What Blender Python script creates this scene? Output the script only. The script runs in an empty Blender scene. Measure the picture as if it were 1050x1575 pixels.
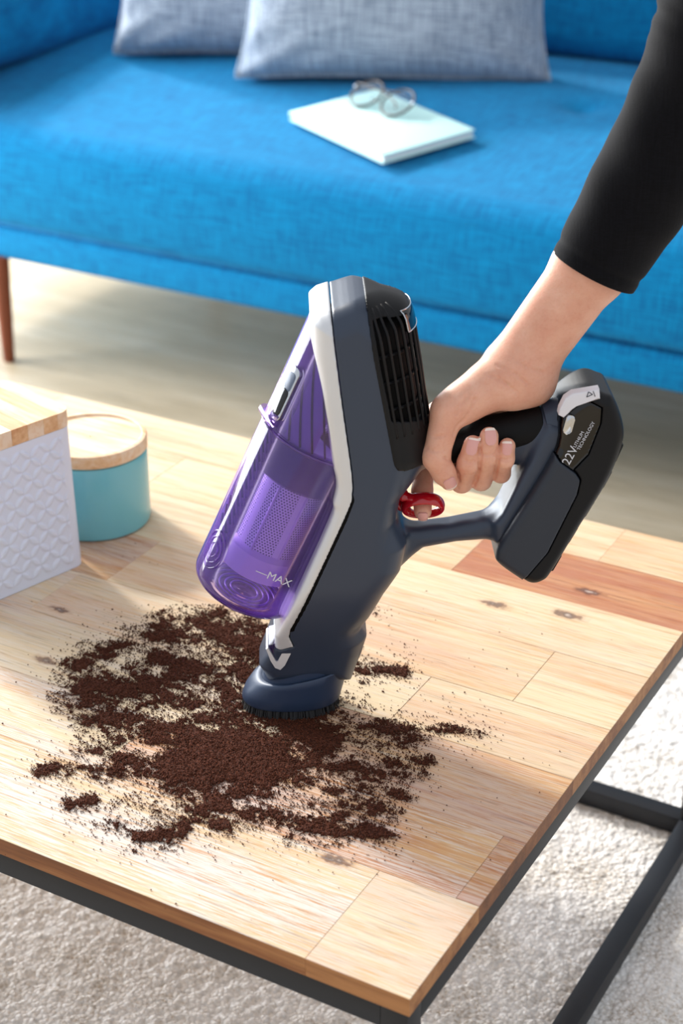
import bpy, bmesh, math, random
import numpy as np
from mathutils import Vector, Matrix
random.seed(7); rng = np.random.default_rng(7)
SC = bpy.context.scene
COL = SC.collection

# ------------------------------------------------------------------ camera, world, light
F_PX, CX, CY = 2595.0, 525.0, 787.5
PITCH, AZ = math.radians(26.97), math.radians(29.465)
CAM = np.array([0.0, 0.0, 1.15])
TABLE_Z = 0.35

cam_d = bpy.data.cameras.new('camera')
cam = bpy.data.objects.new('camera', cam_d); COL.objects.link(cam)
cam_d.sensor_fit = 'VERTICAL'; cam_d.sensor_height = 36.0
cam_d.lens = 36.0 * F_PX / 1575.0
cam_d.clip_start = 0.05
cam.location = CAM
cam.rotation_euler = (math.pi/2 - PITCH, 0, AZ)
cam_d.dof.use_dof = True
cam_d.dof.focus_distance = 1.36
cam_d.dof.aperture_fstop = 6.0
SC.camera = cam

world = bpy.data.worlds.new('world'); SC.world = world; world.use_nodes = True
bg = world.node_tree.nodes['Background']
bg.inputs[0].default_value = (0.92, 0.95, 1.0, 1)
bg.inputs[1].default_value = 0.76

sun_d = bpy.data.lights.new('sun', 'SUN'); sun = bpy.data.objects.new('sun', sun_d); COL.objects.link(sun)
sun_d.energy = 3.0; sun_d.angle = math.radians(6); sun_d.color = (1.0, 0.95, 0.86)
SUN_EL = math.radians(34)
sdir = Vector((0.919*math.cos(SUN_EL), -0.394*math.cos(SUN_EL), -math.sin(SUN_EL)))
sun.rotation_euler = sdir.to_track_quat('-Z', 'Y').to_euler()
sun.location = (-3, 3, 4)

win_d = bpy.data.lights.new('window_fill_light', 'AREA'); win = bpy.data.objects.new('window_fill_light', win_d); COL.objects.link(win)
win_d.shape = 'RECTANGLE'; win_d.size = 2.2; win_d.size_y = 2.8; win_d.energy = 240; win_d.color = (0.93, 0.97, 1.0)
win.location = (-3.3, 2.1, 1.13)
win.rotation_euler = (0, -math.pi/2, 0)      # added fill for the unseen left window, lowered to brighten the floor

vs = SC.view_settings
vs.view_transform = 'Standard'; vs.look = 'None'; vs.gamma = 1.0; vs.use_curve_mapping = False
vs.exposure = 0.10

# ------------------------------------------------------------------ geometry helpers
def ray(x, y):
    d = np.array([(x-CX)/F_PX, (y-CY)/F_PX, 1.0])
    lx, ly, lz = d[0], math.cos(PITCH)*d[2]-math.sin(PITCH)*d[1], -d[1]*math.cos(PITCH)-d[2]*math.sin(PITCH)
    return np.array([lx*math.cos(AZ)-ly*math.sin(AZ), lx*math.sin(AZ)+ly*math.cos(AZ), lz])
def on_z(x, y, z):
    d = ray(x, y); return CAM + d*((z-CAM[2])/d[2])
def on_y(x, y, Y):
    d = ray(x, y); return CAM + d*(Y/d[1])

def link_mesh(name, verts, faces, mat=None, parent=None, smooth=True, sharp=None):
    me = bpy.data.meshes.new(name)
    if isinstance(verts, np.ndarray) and isinstance(faces, np.ndarray):
        nv, nf, k = len(verts), len(faces), faces.shape[1]
        me.vertices.add(nv); me.vertices.foreach_set('co', verts.astype(np.float32).ravel())
        me.loops.add(nf*k); me.loops.foreach_set('vertex_index', faces.astype(np.int32).ravel())
        me.polygons.add(nf); me.polygons.foreach_set('loop_start', np.arange(0, nf*k, k, dtype=np.int32))
        me.update(calc_edges=True); me.validate()
    else:
        me.from_pydata([tuple(v) for v in verts], [], [tuple(f) for f in faces]); me.update()
    return link_me(name, me, mat, parent, smooth, sharp)
def link_me(name, me, mat=None, parent=None, smooth=True, sharp=None):
    o = bpy.data.objects.new(name, me); COL.objects.link(o)
    if smooth:
        me.polygons.foreach_set('use_smooth', [True]*len(me.polygons))
        if sharp is not None: me.set_sharp_from_angle(angle=math.radians(sharp))
    if mat: me.materials.append(mat)
    if parent: o.parent = parent
    return o
def link_bm(name, bm, mat=None, parent=None, smooth=True, sharp=35):
    bmesh.ops.recalc_face_normals(bm, faces=bm.faces)
    me = bpy.data.meshes.new(name); bm.to_mesh(me); bm.free()
    return link_me(name, me, mat, parent, smooth, sharp)
def tag(o, label=None, cat=None, group=None, kind=None):
    if label: o['label'] = label
    if cat: o['category'] = cat
    if group: o['group'] = group
    if kind: o['kind'] = kind
    return o
def empty(name, loc=(0, 0, 0), mat4=None):
    o = bpy.data.objects.new(name, None); COL.objects.link(o); o.empty_display_size = 0.05
    if mat4 is not None: o.matrix_world = mat4
    else: o.location = loc
    return o
def box_bm(sx, sy, sz, c=(0, 0, 0), bev=0.0, seg=2):
    bm = bmesh.new(); bmesh.ops.create_cube(bm, size=1)
    for v in bm.verts: v.co = Vector((v.co.x*sx+c[0], v.co.y*sy+c[1], v.co.z*sz+c[2]))
    if bev: bmesh.ops.bevel(bm, geom=bm.edges[:], offset=bev, segments=seg, affect='EDGES', profile=0.5)
    return bm
def revolve(profile, n=64, axis_pt=None, axis_dir=None, ref=None, cap=False):
    """profile [(r, s)] about an axis; returns verts, faces"""
    A = np.array(axis_pt if axis_pt is not None else (0, 0, 0), float)
    D = np.array(axis_dir if axis_dir is not None else (0, 0, 1), float); D /= np.linalg.norm(D)
    R0 = np.array(ref if ref is not None else (1, 0, 0), float); R0 -= D*(R0@D); R0 /= np.linalg.norm(R0)
    R1 = np.cross(D, R0)
    V = []; Fc = []
    for r, s in profile:
        for k in range(n):
            t = 2*math.pi*k/n
            V.append(A + D*s + r*(math.cos(t)*R0 + math.sin(t)*R1))
    for i in range(len(profile)-1):
        for k in range(n):
            a, b = i*n+k, i*n+(k+1) % n
            Fc.append((a, b, b+n, a+n))
    if cap:
        Fc.append(tuple(range(n))[::-1]); Fc.append(tuple(range((len(profile)-1)*n, len(profile)*n)))
    return V, Fc
def tube(path, rad, n=12, closed=False, flat=None):
    """swept circle along path; rad scalar or list; flat=(up vector, sx, sz) for an elliptic section"""
    P = [np.array(p, float) for p in path]; m = len(P)
    V = []; Fc = []
    prevn = None
    for i in range(m):
        if closed: t = P[(i+1) % m]-P[i-1]
        else: t = P[min(i+1, m-1)]-P[max(i-1, 0)]
        t /= np.linalg.norm(t)
        if flat is not None: up = np.array(flat[0], float)
        elif prevn is None: up = np.array((0, 0, 1.)) if abs(t[2]) < .9 else np.array((1., 0, 0))
        else: up = prevn
        nrm = up - t*(up@t); nrm /= np.linalg.norm(nrm); prevn = nrm
        b = np.cross(t, nrm)
        r = rad[i] if hasattr(rad, '__len__') else rad
        s1, s2 = (flat[1], flat[2]) if flat is not None else (1, 1)
        for k in range(n):
            a = 2*math.pi*k/n
            V.append(P[i] + r*(math.cos(a)*nrm*s1 + math.sin(a)*b*s2))
    for i in range(m if closed else m-1):
        for k in range(n):
            a, b2 = i*n+k, i*n+(k+1) % n
            c, d = ((i+1) % m)*n+(k+1) % n, ((i+1) % m)*n+k
            Fc.append((a, b2, c, d))
    if not closed:
        Fc.append(tuple(range(n))[::-1]); Fc.append(tuple(range((m-1)*n, m*n)))
    return V, Fc
def merge(*vf):
    V = []; Fc = []
    for v, f in vf:
        o = len(V); V += list(v); Fc += [tuple(i+o for i in q) for q in f]
    return V, Fc
def smooth_path(pts, n=8, closed=False):
    P = [np.array(p, float) for p in pts]; m = len(P); out = []
    rngi = range(m) if closed else range(m-1)
    for i in rngi:
        p0, p1, p2, p3 = (P[(i-1) % m], P[i], P[(i+1) % m], P[(i+2) % m]) if closed else (P[max(i-1, 0)], P[i], P[i+1], P[min(i+2, m-1)])
        for k in range(n):
            t = k/n
            out.append(.5*((2*p1)+(-p0+p2)*t+(2*p0-5*p1+4*p2-p3)*t*t+(-p0+3*p1-3*p2+p3)*t**3))
    if not closed: out.append(P[-1])
    return out

# ------------------------------------------------------------------ signed distance tools
def sd_poly(poly, U, V):
    P = np.asarray(poly, float); n = len(P)
    d = np.full(U.shape, 1e9); s = np.ones(U.shape)
    for i in range(n):
        a, b = P[i], P[i-1]
        ex, ey = b-a; wx, wy = U-a[0], V-a[1]
        t = np.clip((wx*ex+wy*ey)/(ex*ex+ey*ey+1e-18), 0, 1)
        bx, by = wx-ex*t, wy-ey*t
        d = np.minimum(d, bx*bx+by*by)
        c1 = V >= a[1]; c2 = V < b[1]; c3 = ex*wy > ey*wx
        flip = (c1 & c2 & c3) | (~c1 & ~c2 & ~c3)
        s = np.where(flip, -s, s)
    return s*np.sqrt(d)
def extrude(d2, W, hw, r):
    q1 = d2+r; q2 = np.abs(W)-hw+r
    return np.minimum(np.maximum(q1, q2), 0)+np.sqrt(np.maximum(q1, 0)**2+np.maximum(q2, 0)**2)-r
def smin(a, b, k):
    h = np.clip(.5+.5*(b-a)/k, 0, 1)
    return b*(1-h)+a*h-k*h*(1-h)
def smax(a, b, k): return -smin(-a, -b, k)
def rcone(X, a, b, r1, r2):
    a = np.asarray(a, float); b = np.asarray(b, float); e = b-a
    t = np.clip(((X[0]-a[0])*e[0]+(X[1]-a[1])*e[1]+(X[2]-a[2])*e[2])/(e@e), 0, 1)
    return np.sqrt((X[0]-a[0]-t*e[0])**2+(X[1]-a[1]-t*e[1])**2+(X[2]-a[2]-t*e[2])**2)-(r1+(r2-r1)*t)
def econe(X, a, b, A1, B1, A2, B2, wdir=(0, 0, 1)):
    """elliptic cone: half width A across the (axis x wdir) direction, B along wdir"""
    a = np.asarray(a, float); b = np.asarray(b, float); e = b-a; L = np.linalg.norm(e); e1 = e/L
    w = np.asarray(wdir, float); w = w-e1*(w@e1); w /= np.linalg.norm(w); q = np.cross(e1, w)
    x, y, z = X[0]-a[0], X[1]-a[1], X[2]-a[2]
    t = np.clip((x*e1[0]+y*e1[1]+z*e1[2])/L, 0, 1)
    x, y, z = x-t*e[0], y-t*e[1], z-t*e[2]
    A = A1+(A2-A1)*t; B = B1+(B2-B1)*t
    pq = x*q[0]+y*q[1]+z*q[2]; pw = x*w[0]+y*w[1]+z*w[2]; pe = x*e1[0]+y*e1[1]+z*e1[2]
    return (np.sqrt((pq/A)**2+(pw/B)**2+(pe/np.minimum(A, B))**2)-1)*np.minimum(A, B)
def grid(lo, hi, h):
    ax = [np.arange(lo[i], hi[i]+h, h, dtype=np.float32) for i in range(3)]
    return ax, np.meshgrid(*ax, indexing='ij', sparse=True)
def surface_nets(Fd, lo, h, relax=2):
    Fd = Fd.astype(np.float32); nx, ny, nz = Fd.shape
    s = Fd < 0
    cnt = np.zeros((nx-1, ny-1, nz-1), np.int8)
    for i in (0, 1):
        for j in (0, 1):
            for k in (0, 1): cnt += s[i:nx-1+i, j:ny-1+j, k:nz-1+k]
    act = np.argwhere((cnt > 0) & (cnt < 8))
    idx = np.full((nx-1, ny-1, nz-1), -1, np.int32); idx[tuple(act.T)] = np.arange(len(act))
    c = {}
    for i in (0, 1):
        for j in (0, 1):
            for k in (0, 1): c[i, j, k] = Fd[act[:, 0]+i, act[:, 1]+j, act[:, 2]+k]
    acc = np.zeros((len(act), 3)); num = np.zeros(len(act))
    keys = list(c)
    for p in keys:
        for ax in range(3):
            if p[ax] == 0:
                q = list(p); q[ax] = 1; q = tuple(q)
                a, b = c[p], c[q]; m = (a < 0) != (b < 0)
                t = np.where(m, a/np.where(m, a-b, 1), 0)
                pt = np.tile(np.array(p, float), (len(act), 1)); pt[:, ax] += t
                acc += pt*m[:, None]; num += m
    V = act+acc/num[:, None]
    faces = []
    sh = [((0, -1, -1), (0, 0, -1), (0, 0, 0), (0, -1, 0)), ((-1, 0, -1), (-1, 0, 0), (0, 0, 0), (0, 0, -1)), ((-1, -1, 0), (0, -1, 0), (0, 0, 0), (-1, 0, 0))]
    for ax in range(3):
        sl0 = [slice(1, -1)]*3; sl1 = [slice(1, -1)]*3
        n = Fd.shape
        sl0 = [slice(1, n[d]-1) for d in range(3)]; sl0[ax] = slice(0, n[ax]-1)
        sl1 = list(sl0); sl1[ax] = slice(1, n[ax])
        a = s[tuple(sl0)]; b = s[tuple(sl1)]
        e = np.argwhere(a != b)
        if not len(e): continue
        off = np.array([1, 1, 1]); off[ax] = 0
        inside_first = a[tuple(e.T)]
        e = e+off
        q = np.stack([idx[tuple((e+np.array(o)).T)] for o in sh[ax]], 1)
        q[~inside_first] = q[~inside_first][:, ::-1]
        faces.append(q)
    faces = np.concatenate(faces)
    def samp(P):
        P = np.clip(P, 0, np.array(Fd.shape)-1.001); i = P.astype(int); f = P-i
        r = 0
        for a in (0, 1):
            for b in (0, 1):
                for c2 in (0, 1):
                    wgt = (f[:, 0] if a else 1-f[:, 0])*(f[:, 1] if b else 1-f[:, 1])*(f[:, 2] if c2 else 1-f[:, 2])
                    r = r+wgt*Fd[i[:, 0]+a, i[:, 1]+b, i[:, 2]+c2]
        return r
    for _ in range(relax):
        g = np.stack([(samp(V+d)-samp(V-d)) for d in np.eye(3)*.75], 1)/1.5
        g2 = (g**2).sum(1)+1e-12
        step = -(samp(V)/g2)[:, None]*g
        V = V+np.clip(step, -.5, .5)
    return (V*h+np.array(lo)), faces
def sdf_obj(name, Fd, lo, h, mat, parent, relax=2, sharp=None):
    V, Fc = surface_nets(Fd, lo, h, relax)
    return link_mesh(name, V, Fc, mat, parent, True, sharp)

# ------------------------------------------------------------------ materials
MATS = {}
def srgb(r, g, b):
    f = lambda c: (c/255/12.92) if c/255 <= .04045 else ((c/255+.055)/1.055)**2.4
    return (f(r), f(g), f(b), 1.0)
class NT:
    def __init__(s, name):
        s.m = bpy.data.materials.new(name); s.m.use_nodes = True; s.t = s.m.node_tree
        s.b = s.t.nodes['Principled BSDF']; s.out = s.t.nodes['Material Output']; MATS[name] = s.m
    def n(s, ty, **kw):
        nd = s.t.nodes.new(ty)
        for k, v in kw.items():
            if k.startswith('_'): setattr(nd, k[1:], v)
            else: nd.inputs[k.replace('0x', '')].default_value = v
        return nd
    def l(s, a, b): s.t.links.new(a, b)
    def set(s, **kw):
        for k, v in kw.items(): s.b.inputs[k.replace('_', ' ')].default_value = v
        return s
    def coords(s, scale=(1, 1, 1), kind='Object', rot=(0, 0, 0), offset=None):
        tc = s.n('ShaderNodeTexCoord'); mp = s.n('ShaderNodeMapping')
        mp.inputs['Scale'].default_value = scale; mp.inputs['Rotation'].default_value = rot
        src = tc.outputs[kind]
        if offset is not None:
            ad = s.n('ShaderNodeVectorMath', _operation='ADD'); s.l(src, ad.inputs[0]); s.l(offset, ad.inputs[1]); src = ad.outputs[0]
        s.l(src, mp.inputs['Vector']); return mp.outputs[0]
    def noise(s, vec, scale=5, detail=3, rough=.5, out='Fac'):
        nd = s.n('ShaderNodeTexNoise'); nd.inputs['Scale'].default_value = scale; nd.inputs['Detail'].default_value = detail
        nd.inputs['Roughness'].default_value = rough; s.l(vec, nd.inputs['Vector']); return nd.outputs[out]
    def ramp(s, fac, stops):
        nd = s.n('ShaderNodeValToRGB'); e = nd.color_ramp.elements
        while len(e) < len(stops): e.new(.5)
        for i, (p, c) in enumerate(stops): e[i].position = p; e[i].color = c
        s.l(fac, nd.inputs[0]); return nd.outputs[0]
    def mix(s, fac, a, b, blend='MIX'):
        nd = s.n('ShaderNodeMix', _data_type='RGBA', _blend_type=blend)
        for v, i in ((fac, 0), (a, 6), (b, 7)):
            if isinstance(v, (int, float)): nd.inputs[i].default_value = v
            elif isinstance(v, tuple): nd.inputs[i].default_value = v
            else: s.l(v, nd.inputs[i])
        return nd.outputs[2]
    def math(s, op, a, b=0.0, c=None):
        nd = s.n('ShaderNodeMath', _operation=op)
        for i, v in enumerate((a, b) if c is None else (a, b, c)):
            if isinstance(v, (int, float)): nd.inputs[i].default_value = v
            else: s.l(v, nd.inputs[i])
        return nd.outputs[0]
    def bump(s, h, strength=.3, dist=.001):
        nd = s.n('ShaderNodeBump'); nd.inputs['Strength'].default_value = strength; nd.inputs['Distance'].default_value = dist
        s.l(h, nd.inputs['Height']); s.l(nd.outputs[0], s.b.inputs['Normal'])
    def color(s, sock): s.l(sock, s.b.inputs['Base Color'])
g1 = lambda v: (v, v, v, 1)

def simple(name, col, rough=.5, metal=0.0, bump=None, spec=None, **kw):
    t = NT(name); t.set(Base_Color=col, Roughness=rough, Metallic=metal, **kw)
    v = t.coords()
    n = t.noise(v, 60, 3)
    t.color(t.mix(t.math('MULTIPLY', n, .16), col, tuple(c*.75 for c in col[:3])+(1,)))
    if bump: t.bump(t.noise(v, bump[0], 2), bump[1], bump[2])
    if spec is not None: t.b.inputs['Specular IOR Level'].default_value = spec
    return t.m

simple('grey_plastic', srgb(50, 61, 79), .36, 0.1, (2500, .05, .0003))
simple('trim_silver', srgb(214, 216, 220), .34, 0.35)
simple('black_plastic', srgb(12, 13, 17), .45, 0, (2500, .08, .0003), spec=.25)
simple('black_gloss', srgb(6, 6, 9), .07)
simple('grip_rubber', srgb(10, 10, 12), .6, 0, (900, .4, .0005), spec=.2)
simple('panel_blue_grey', srgb(37, 44, 56), .45, 0.1, (2500, .08, .0003))
simple('collar_blue', srgb(46, 62, 88), .42, .1)
simple('latch_white', srgb(226, 224, 230), .3)
simple('chrome', srgb(200, 204, 210), .12, 1.0)
simple('print_white', srgb(205, 205, 212), .6)
simple('black_metal', srgb(22, 24, 30), .5, .1, (400, .2, .0004))
simple('bristle', srgb(40, 40, 42), .8)
simple('spectacle_frame', srgb(48, 36, 36), .35)
simple('nail', srgb(228, 168, 160), .25)
simple('nail_tip', srgb(246, 226, 214), .3)
simple('teal_ceramic', srgb(118, 190, 200), .22)
simple('white_ceramic', srgb(220, 227, 241), .32)
simple('seal', srgb(230, 230, 225), .6)
simple('page', srgb(238, 244, 240), .7)
simple('mint_cover', srgb(196, 236, 234), .5)
simple('dark_void', srgb(4, 4, 5), .6, spec=.1)

def plastic_clear(name, tint, deep, gloss_col=(1, 1, 1, 1), fres=1.45, dif=.05, body=None):
    t = NT(name); nt = t.t
    tr = t.n('ShaderNodeBsdfTransparent'); tr.inputs[0].default_value = tint
    lw = t.n('ShaderNodeLayerWeight'); lw.inputs['Blend'].default_value = .25
    mc = t.mix(lw.outputs['Facing'], tint, deep); t.l(mc, tr.inputs[0])
    gl = t.n('ShaderNodeBsdfGlossy'); gl.inputs['Roughness'].default_value = .06; gl.inputs[0].default_value = gloss_col; gl.inputs[0].default_value = gloss_col
    fr = t.n('ShaderNodeFresnel'); fr.inputs['IOR'].default_value = fres
    mx = t.n('ShaderNodeMixShader'); t.l(fr.outputs[0], mx.inputs[0]); t.l(tr.outputs[0], mx.inputs[1]); t.l(gl.outputs[0], mx.inputs[2])
    d0 = t.n('ShaderNodeBsdfDiffuse'); d0.inputs[0].default_value = body or deep
    d1 = t.n('ShaderNodeBsdfTranslucent'); d1.inputs[0].default_value = body or deep
    df = t.n('ShaderNodeMixShader'); df.inputs[0].default_value = .5; t.l(d0.outputs[0], df.inputs[1]); t.l(d1.outputs[0], df.inputs[2])
    mx2 = t.n('ShaderNodeMixShader'); mx2.inputs[0].default_value = dif; t.l(mx.outputs[0], mx2.inputs[1]); t.l(df.outputs[0], mx2.inputs[2])
    t.l(mx2.outputs[0], t.out.inputs[0]); nt.nodes.remove(t.b)
    return t.m
plastic_clear('purple_clear', (.915, .84, .975, 1), (.60, .38, .86, 1), dif=.065, body=srgb(176, 128, 246))
plastic_clear('lens_glass', (.99, .995, 1, 1), (.96, .97, .98, 1), fres=1.18, dif=.005)
simple('purple_solid', srgb(112, 78, 178), .3)
simple('purple_dark', srgb(66, 50, 128), .28)
simple('purple_pale', srgb(190, 172, 238), .35)

def red_mat():
    t = NT('red_plastic'); t.set(Base_Color=srgb(200, 10, 30), Roughness=.12, Coat_Weight=.6, Transmission_Weight=.15)
    t.color(t.mix(t.math('MULTIPLY', t.noise(t.coords(), 80), .2), srgb(205, 12, 32), srgb(160, 4, 22)))
red_mat()

def perforated():
    t = NT('perforated'); t.set(Roughness=.3)
    tc = t.n('ShaderNodeUVMap'); mp = t.n('ShaderNodeMapping'); t.l(tc.outputs[0], mp.inputs[0])
    sx = t.n('ShaderNodeSeparateXYZ'); t.l(mp.outputs[0], sx.inputs[0])
    row = t.math('FLOOR', sx.outputs[1]); off = t.math('MULTIPLY', t.math('MODULO', row, 2.0), .5)
    fx = t.math('SUBTRACT', t.math('FRACT', t.math('ADD', sx.outputs[0], off)), .5)
    fy = t.math('SUBTRACT', t.math('FRACT', sx.outputs[1]), .5)
    d = t.math('SQRT', t.math('ADD', t.math('MULTIPLY', fx, fx), t.math('MULTIPLY', fy, fy)))
    # plain bands between the perforated panels
    bandx = t.math('FRACT', t.math('DIVIDE', sx.outputs[0], 13.0))
    inb = t.math('LESS_THAN', bandx, .80)
    hole = t.math('MULTIPLY', t.math('LESS_THAN', d, .31), inb)
    t.color(t.mix(hole, srgb(196, 186, 240), srgb(52, 48, 120)))
perforated()

def skin():
    t = NT('skin'); t.set(Roughness=.48, Subsurface_Weight=.25, Subsurface_Scale=.006)
    t.b.inputs['Subsurface Radius'].default_value = (1.0, .35, .2)
    v = t.coords()
    n = t.noise(v, 45, 4, .6); n2 = t.noise(v, 420, 3)
    c = t.ramp(n, [(.32, srgb(222, 160, 134)), (.55, srgb(230, 174, 148)), (.75, srgb(238, 188, 164))])
    pores = t.ramp(n2, [(.25, srgb(240, 215, 205)), (.5, g1(1))])
    t.color(t.mix(.3, c, t.mix(1.0, c, pores, 'MULTIPLY')))
    w = t.n('ShaderNodeTexVoronoi'); w.inputs['Scale'].default_value = 700; t.l(v, w.inputs[0])
    t.bump(t.math('ADD', w.outputs[0], t.noise(v, 260, 3)), .12, .0005)
skin()

def fabric(name, base, light, scale=900, streak=(1, 1, 1), bump=.35, sheen=.3):
    t = NT(name); t.set(Roughness=.95, Sheen_Weight=sheen, Sheen_Roughness=.6); t.b.inputs['Specular IOR Level'].default_value = .15
    v = t.coords()
    wx = t.n('ShaderNodeTexNoise'); wx.inputs['Scale'].default_value = scale; wx.inputs['Detail'].default_value = 1
    v1 = t.coords((1, .06, .06)); v2 = t.coords((.06, 1, 1))
    a = t.noise(v1, scale*.6, 2); b = t.noise(v2, scale*.6, 2)
    big = t.noise(v, 7, 3)
    w = t.math('ADD', t.math('MULTIPLY', a, .5), t.math('MULTIPLY', b, .5))
    c = t.ramp(w, [(.38, base), (.62, light)])
    t.color(t.mix(t.math('MULTIPLY', big, .25), c, base))
    t.bump(w, bump, .0012)
    return t.m
fabric('sofa_fabric', srgb(0, 94, 144), srgb(0, 132, 184), 700, sheen=.03)
fabric('pillow_fabric', srgb(112, 125, 142), srgb(172, 183, 197), 520)
fabric('sleeve_knit', srgb(3, 3, 6), srgb(10, 10, 16), 1500, sheen=.05, bump=.2)

def wood(name, light, mid, dark, sc=(1.4, 30, 30), rough=.55, use_obj=True, wash=.0, fine=True, knots=()):
    t = NT(name); t.set(Roughness=rough); t.b.inputs['Specular IOR Level'].default_value = .35
    oi = t.n('ShaderNodeObjectInfo')
    rnd = t.n('ShaderNodeVectorMath', _operation='SCALE'); 
    cv = t.n('ShaderNodeCombineXYZ'); t.l(oi.outputs['Random'], cv.inputs[0]); t.l(oi.outputs['Random'], cv.inputs[1]); t.l(oi.outputs['Random'], cv.inputs[2])
    t.l(cv.outputs[0], rnd.inputs[0]); rnd.inputs['Scale'].default_value = 7.3
    off = rnd.outputs[0]
    patch = t.noise(t.coords((sc[0], sc[1]*.28, sc[2]*.28), offset=off), 2.2, 4, .6)
    grain = t.noise(t.coords(sc, offset=off), 3.0, 6, .65)
    lines = t.noise(t.coords((sc[0]*6, sc[1]*14, sc[2]*14), offset=off), 2.0, 3, .6)
    sep = t.n('ShaderNodeSeparateColor'); t.l(oi.outputs['Color'], sep.inputs[0])
    warm = sep.outputs[0] if use_obj else .5
    f = t.math('ADD', t.math('MULTIPLY', patch, .6), t.math('MULTIPLY', grain, .5))
    f = t.math('ADD', f, t.math('MULTIPLY', t.math('SUBTRACT', warm, .5), .42)) if use_obj else f
    c = t.ramp(f, [(.40, light), (.56, mid), (.80, dark)])
    if wash:
        wl = t.noise(t.coords((sc[0]*8, sc[1]*15, sc[2]*15), offset=off), 2.6, 4, .7)
        wsum = t.math('ADD', t.math('MULTIPLY', wl, .75), t.math('MULTIPLY', patch, .35))
        wm = t.ramp(wsum, [(.50, g1(0)), (.585, g1(1))])
        wb = t.math('MULTIPLY', wm, sep.outputs[1])
        c = t.mix(t.math('MULTIPLY', wb, wash), c, srgb(219, 211, 203))
    if fine:
        dl = t.ramp(lines, [(.33, g1(.36)), (.43, g1(1))])
        c = t.mix(t.math('ADD', t.math('MULTIPLY', grain, .6), .28), c, t.mix(1.0, c, dl, 'MULTIPLY'))
    for (kx, ky, ks) in knots:
        tc = t.n('ShaderNodeTexCoord'); sb = t.n('ShaderNodeVectorMath', _operation='SUBTRACT'); t.l(tc.outputs['Object'], sb.inputs[0]); sb.inputs[1].default_value = (kx, ky, TABLE_Z)
        ml = t.n('ShaderNodeVectorMath', _operation='MULTIPLY'); t.l(sb.outputs[0], ml.inputs[0]); ml.inputs[1].default_value = (.42/ks, 1/ks, 0)
        ns = t.n('ShaderNodeTexNoise'); ns.inputs['Scale'].default_value = 160; t.l(tc.outputs['Object'], ns.inputs[0])
        ln = t.n('ShaderNodeVectorMath', _operation='LENGTH'); t.l(ml.outputs[0], ln.inputs[0])
        dd = t.math('ADD', ln.outputs[1], t.math('MULTIPLY', t.math('SUBTRACT', ns.outputs[0], .5), .9))
        km = t.ramp(dd, [(.0, g1(.85)), (.45, g1(.75)), (.6, g1(.28)), (1.0, g1(0))])
        kc = t.ramp(dd, [(.0, srgb(178, 160, 150)), (.22, srgb(70, 50, 52)), (.6, srgb(120, 66, 38)), (1.0, srgb(190, 120, 70))])
        c = t.mix(km, c, kc)
    t.color(c)
    t.bump(lines, .25, .0006)
    return t.m
KN = [(*on_z(92, 938, TABLE_Z)[:2], .007), (*on_z(70, 1016, TABLE_Z)[:2], .008), (*on_z(762, 930, TABLE_Z)[:2], .009), (*on_z(872, 946, TABLE_Z)[:2], .010), (*on_z(515, 1322, TABLE_Z)[:2], .009), (*on_z(905, 910, TABLE_Z)[:2], .010)]
wood('table_wood', srgb(218, 193, 156), srgb(204, 156, 108), srgb(164, 94, 54), wash=.9, knots=KN)
wood('table_edge', srgb(176, 122, 74), srgb(138, 86, 48), srgb(92, 54, 30), sc=(2, 40, 40))  # edge wood, its colour darkened for shade on the front edge
wood('bamboo', srgb(236, 212, 184), srgb(226, 184, 138), srgb(196, 134, 84), sc=(4, 60, 60), wash=0, fine=False)
wood('floor_wood', srgb(212, 198, 176), srgb(196, 178, 150), srgb(170, 150, 120), sc=(.8, 10, 10), rough=.32, use_obj=False)
wood('leg_wood', srgb(150, 84, 52), srgb(128, 66, 40), srgb(96, 46, 28), sc=(30, 30, 2), use_obj=False)

def rug_mat():
    t = NT('rug_wool'); t.set(Roughness=1.0); t.b.inputs['Specular IOR Level'].default_value = .05
    v = t.coords()
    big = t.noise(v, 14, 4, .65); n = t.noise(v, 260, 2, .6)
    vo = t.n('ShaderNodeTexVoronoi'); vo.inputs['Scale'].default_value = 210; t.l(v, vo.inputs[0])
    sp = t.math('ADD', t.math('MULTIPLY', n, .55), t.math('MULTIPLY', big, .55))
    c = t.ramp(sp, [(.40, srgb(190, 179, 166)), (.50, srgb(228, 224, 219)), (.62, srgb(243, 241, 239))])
    gap = t.ramp(vo.outputs[0], [(.35, g1(1)), (.80, g1(.82))])  # shade between the loops put into the colour
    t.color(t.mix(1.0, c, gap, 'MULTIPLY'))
    t.bump(t.math('SUBTRACT', 1.0, vo.outputs[0]), .7, .003)
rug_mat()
def coffee_mat():
    t = NT('coffee'); t.set(Roughness=.85); t.b.inputs['Specular IOR Level'].default_value = .2
    v = t.coords(); n = t.noise(v, 900, 2)
    t.color(t.ramp(n, [(.3, srgb(44, 22, 14)), (.55, srgb(84, 42, 26)), (.75, srgb(116, 62, 38))]))
    t.bump(n, .9, .0015)
coffee_mat()

# ------------------------------------------------------------------ setting: floor and rug
tag(link_bm('floor', box_bm(7, 7, .04, (-.8, 2.0, -.02)), MATS['floor_wood'], None, False), kind='structure')

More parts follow.
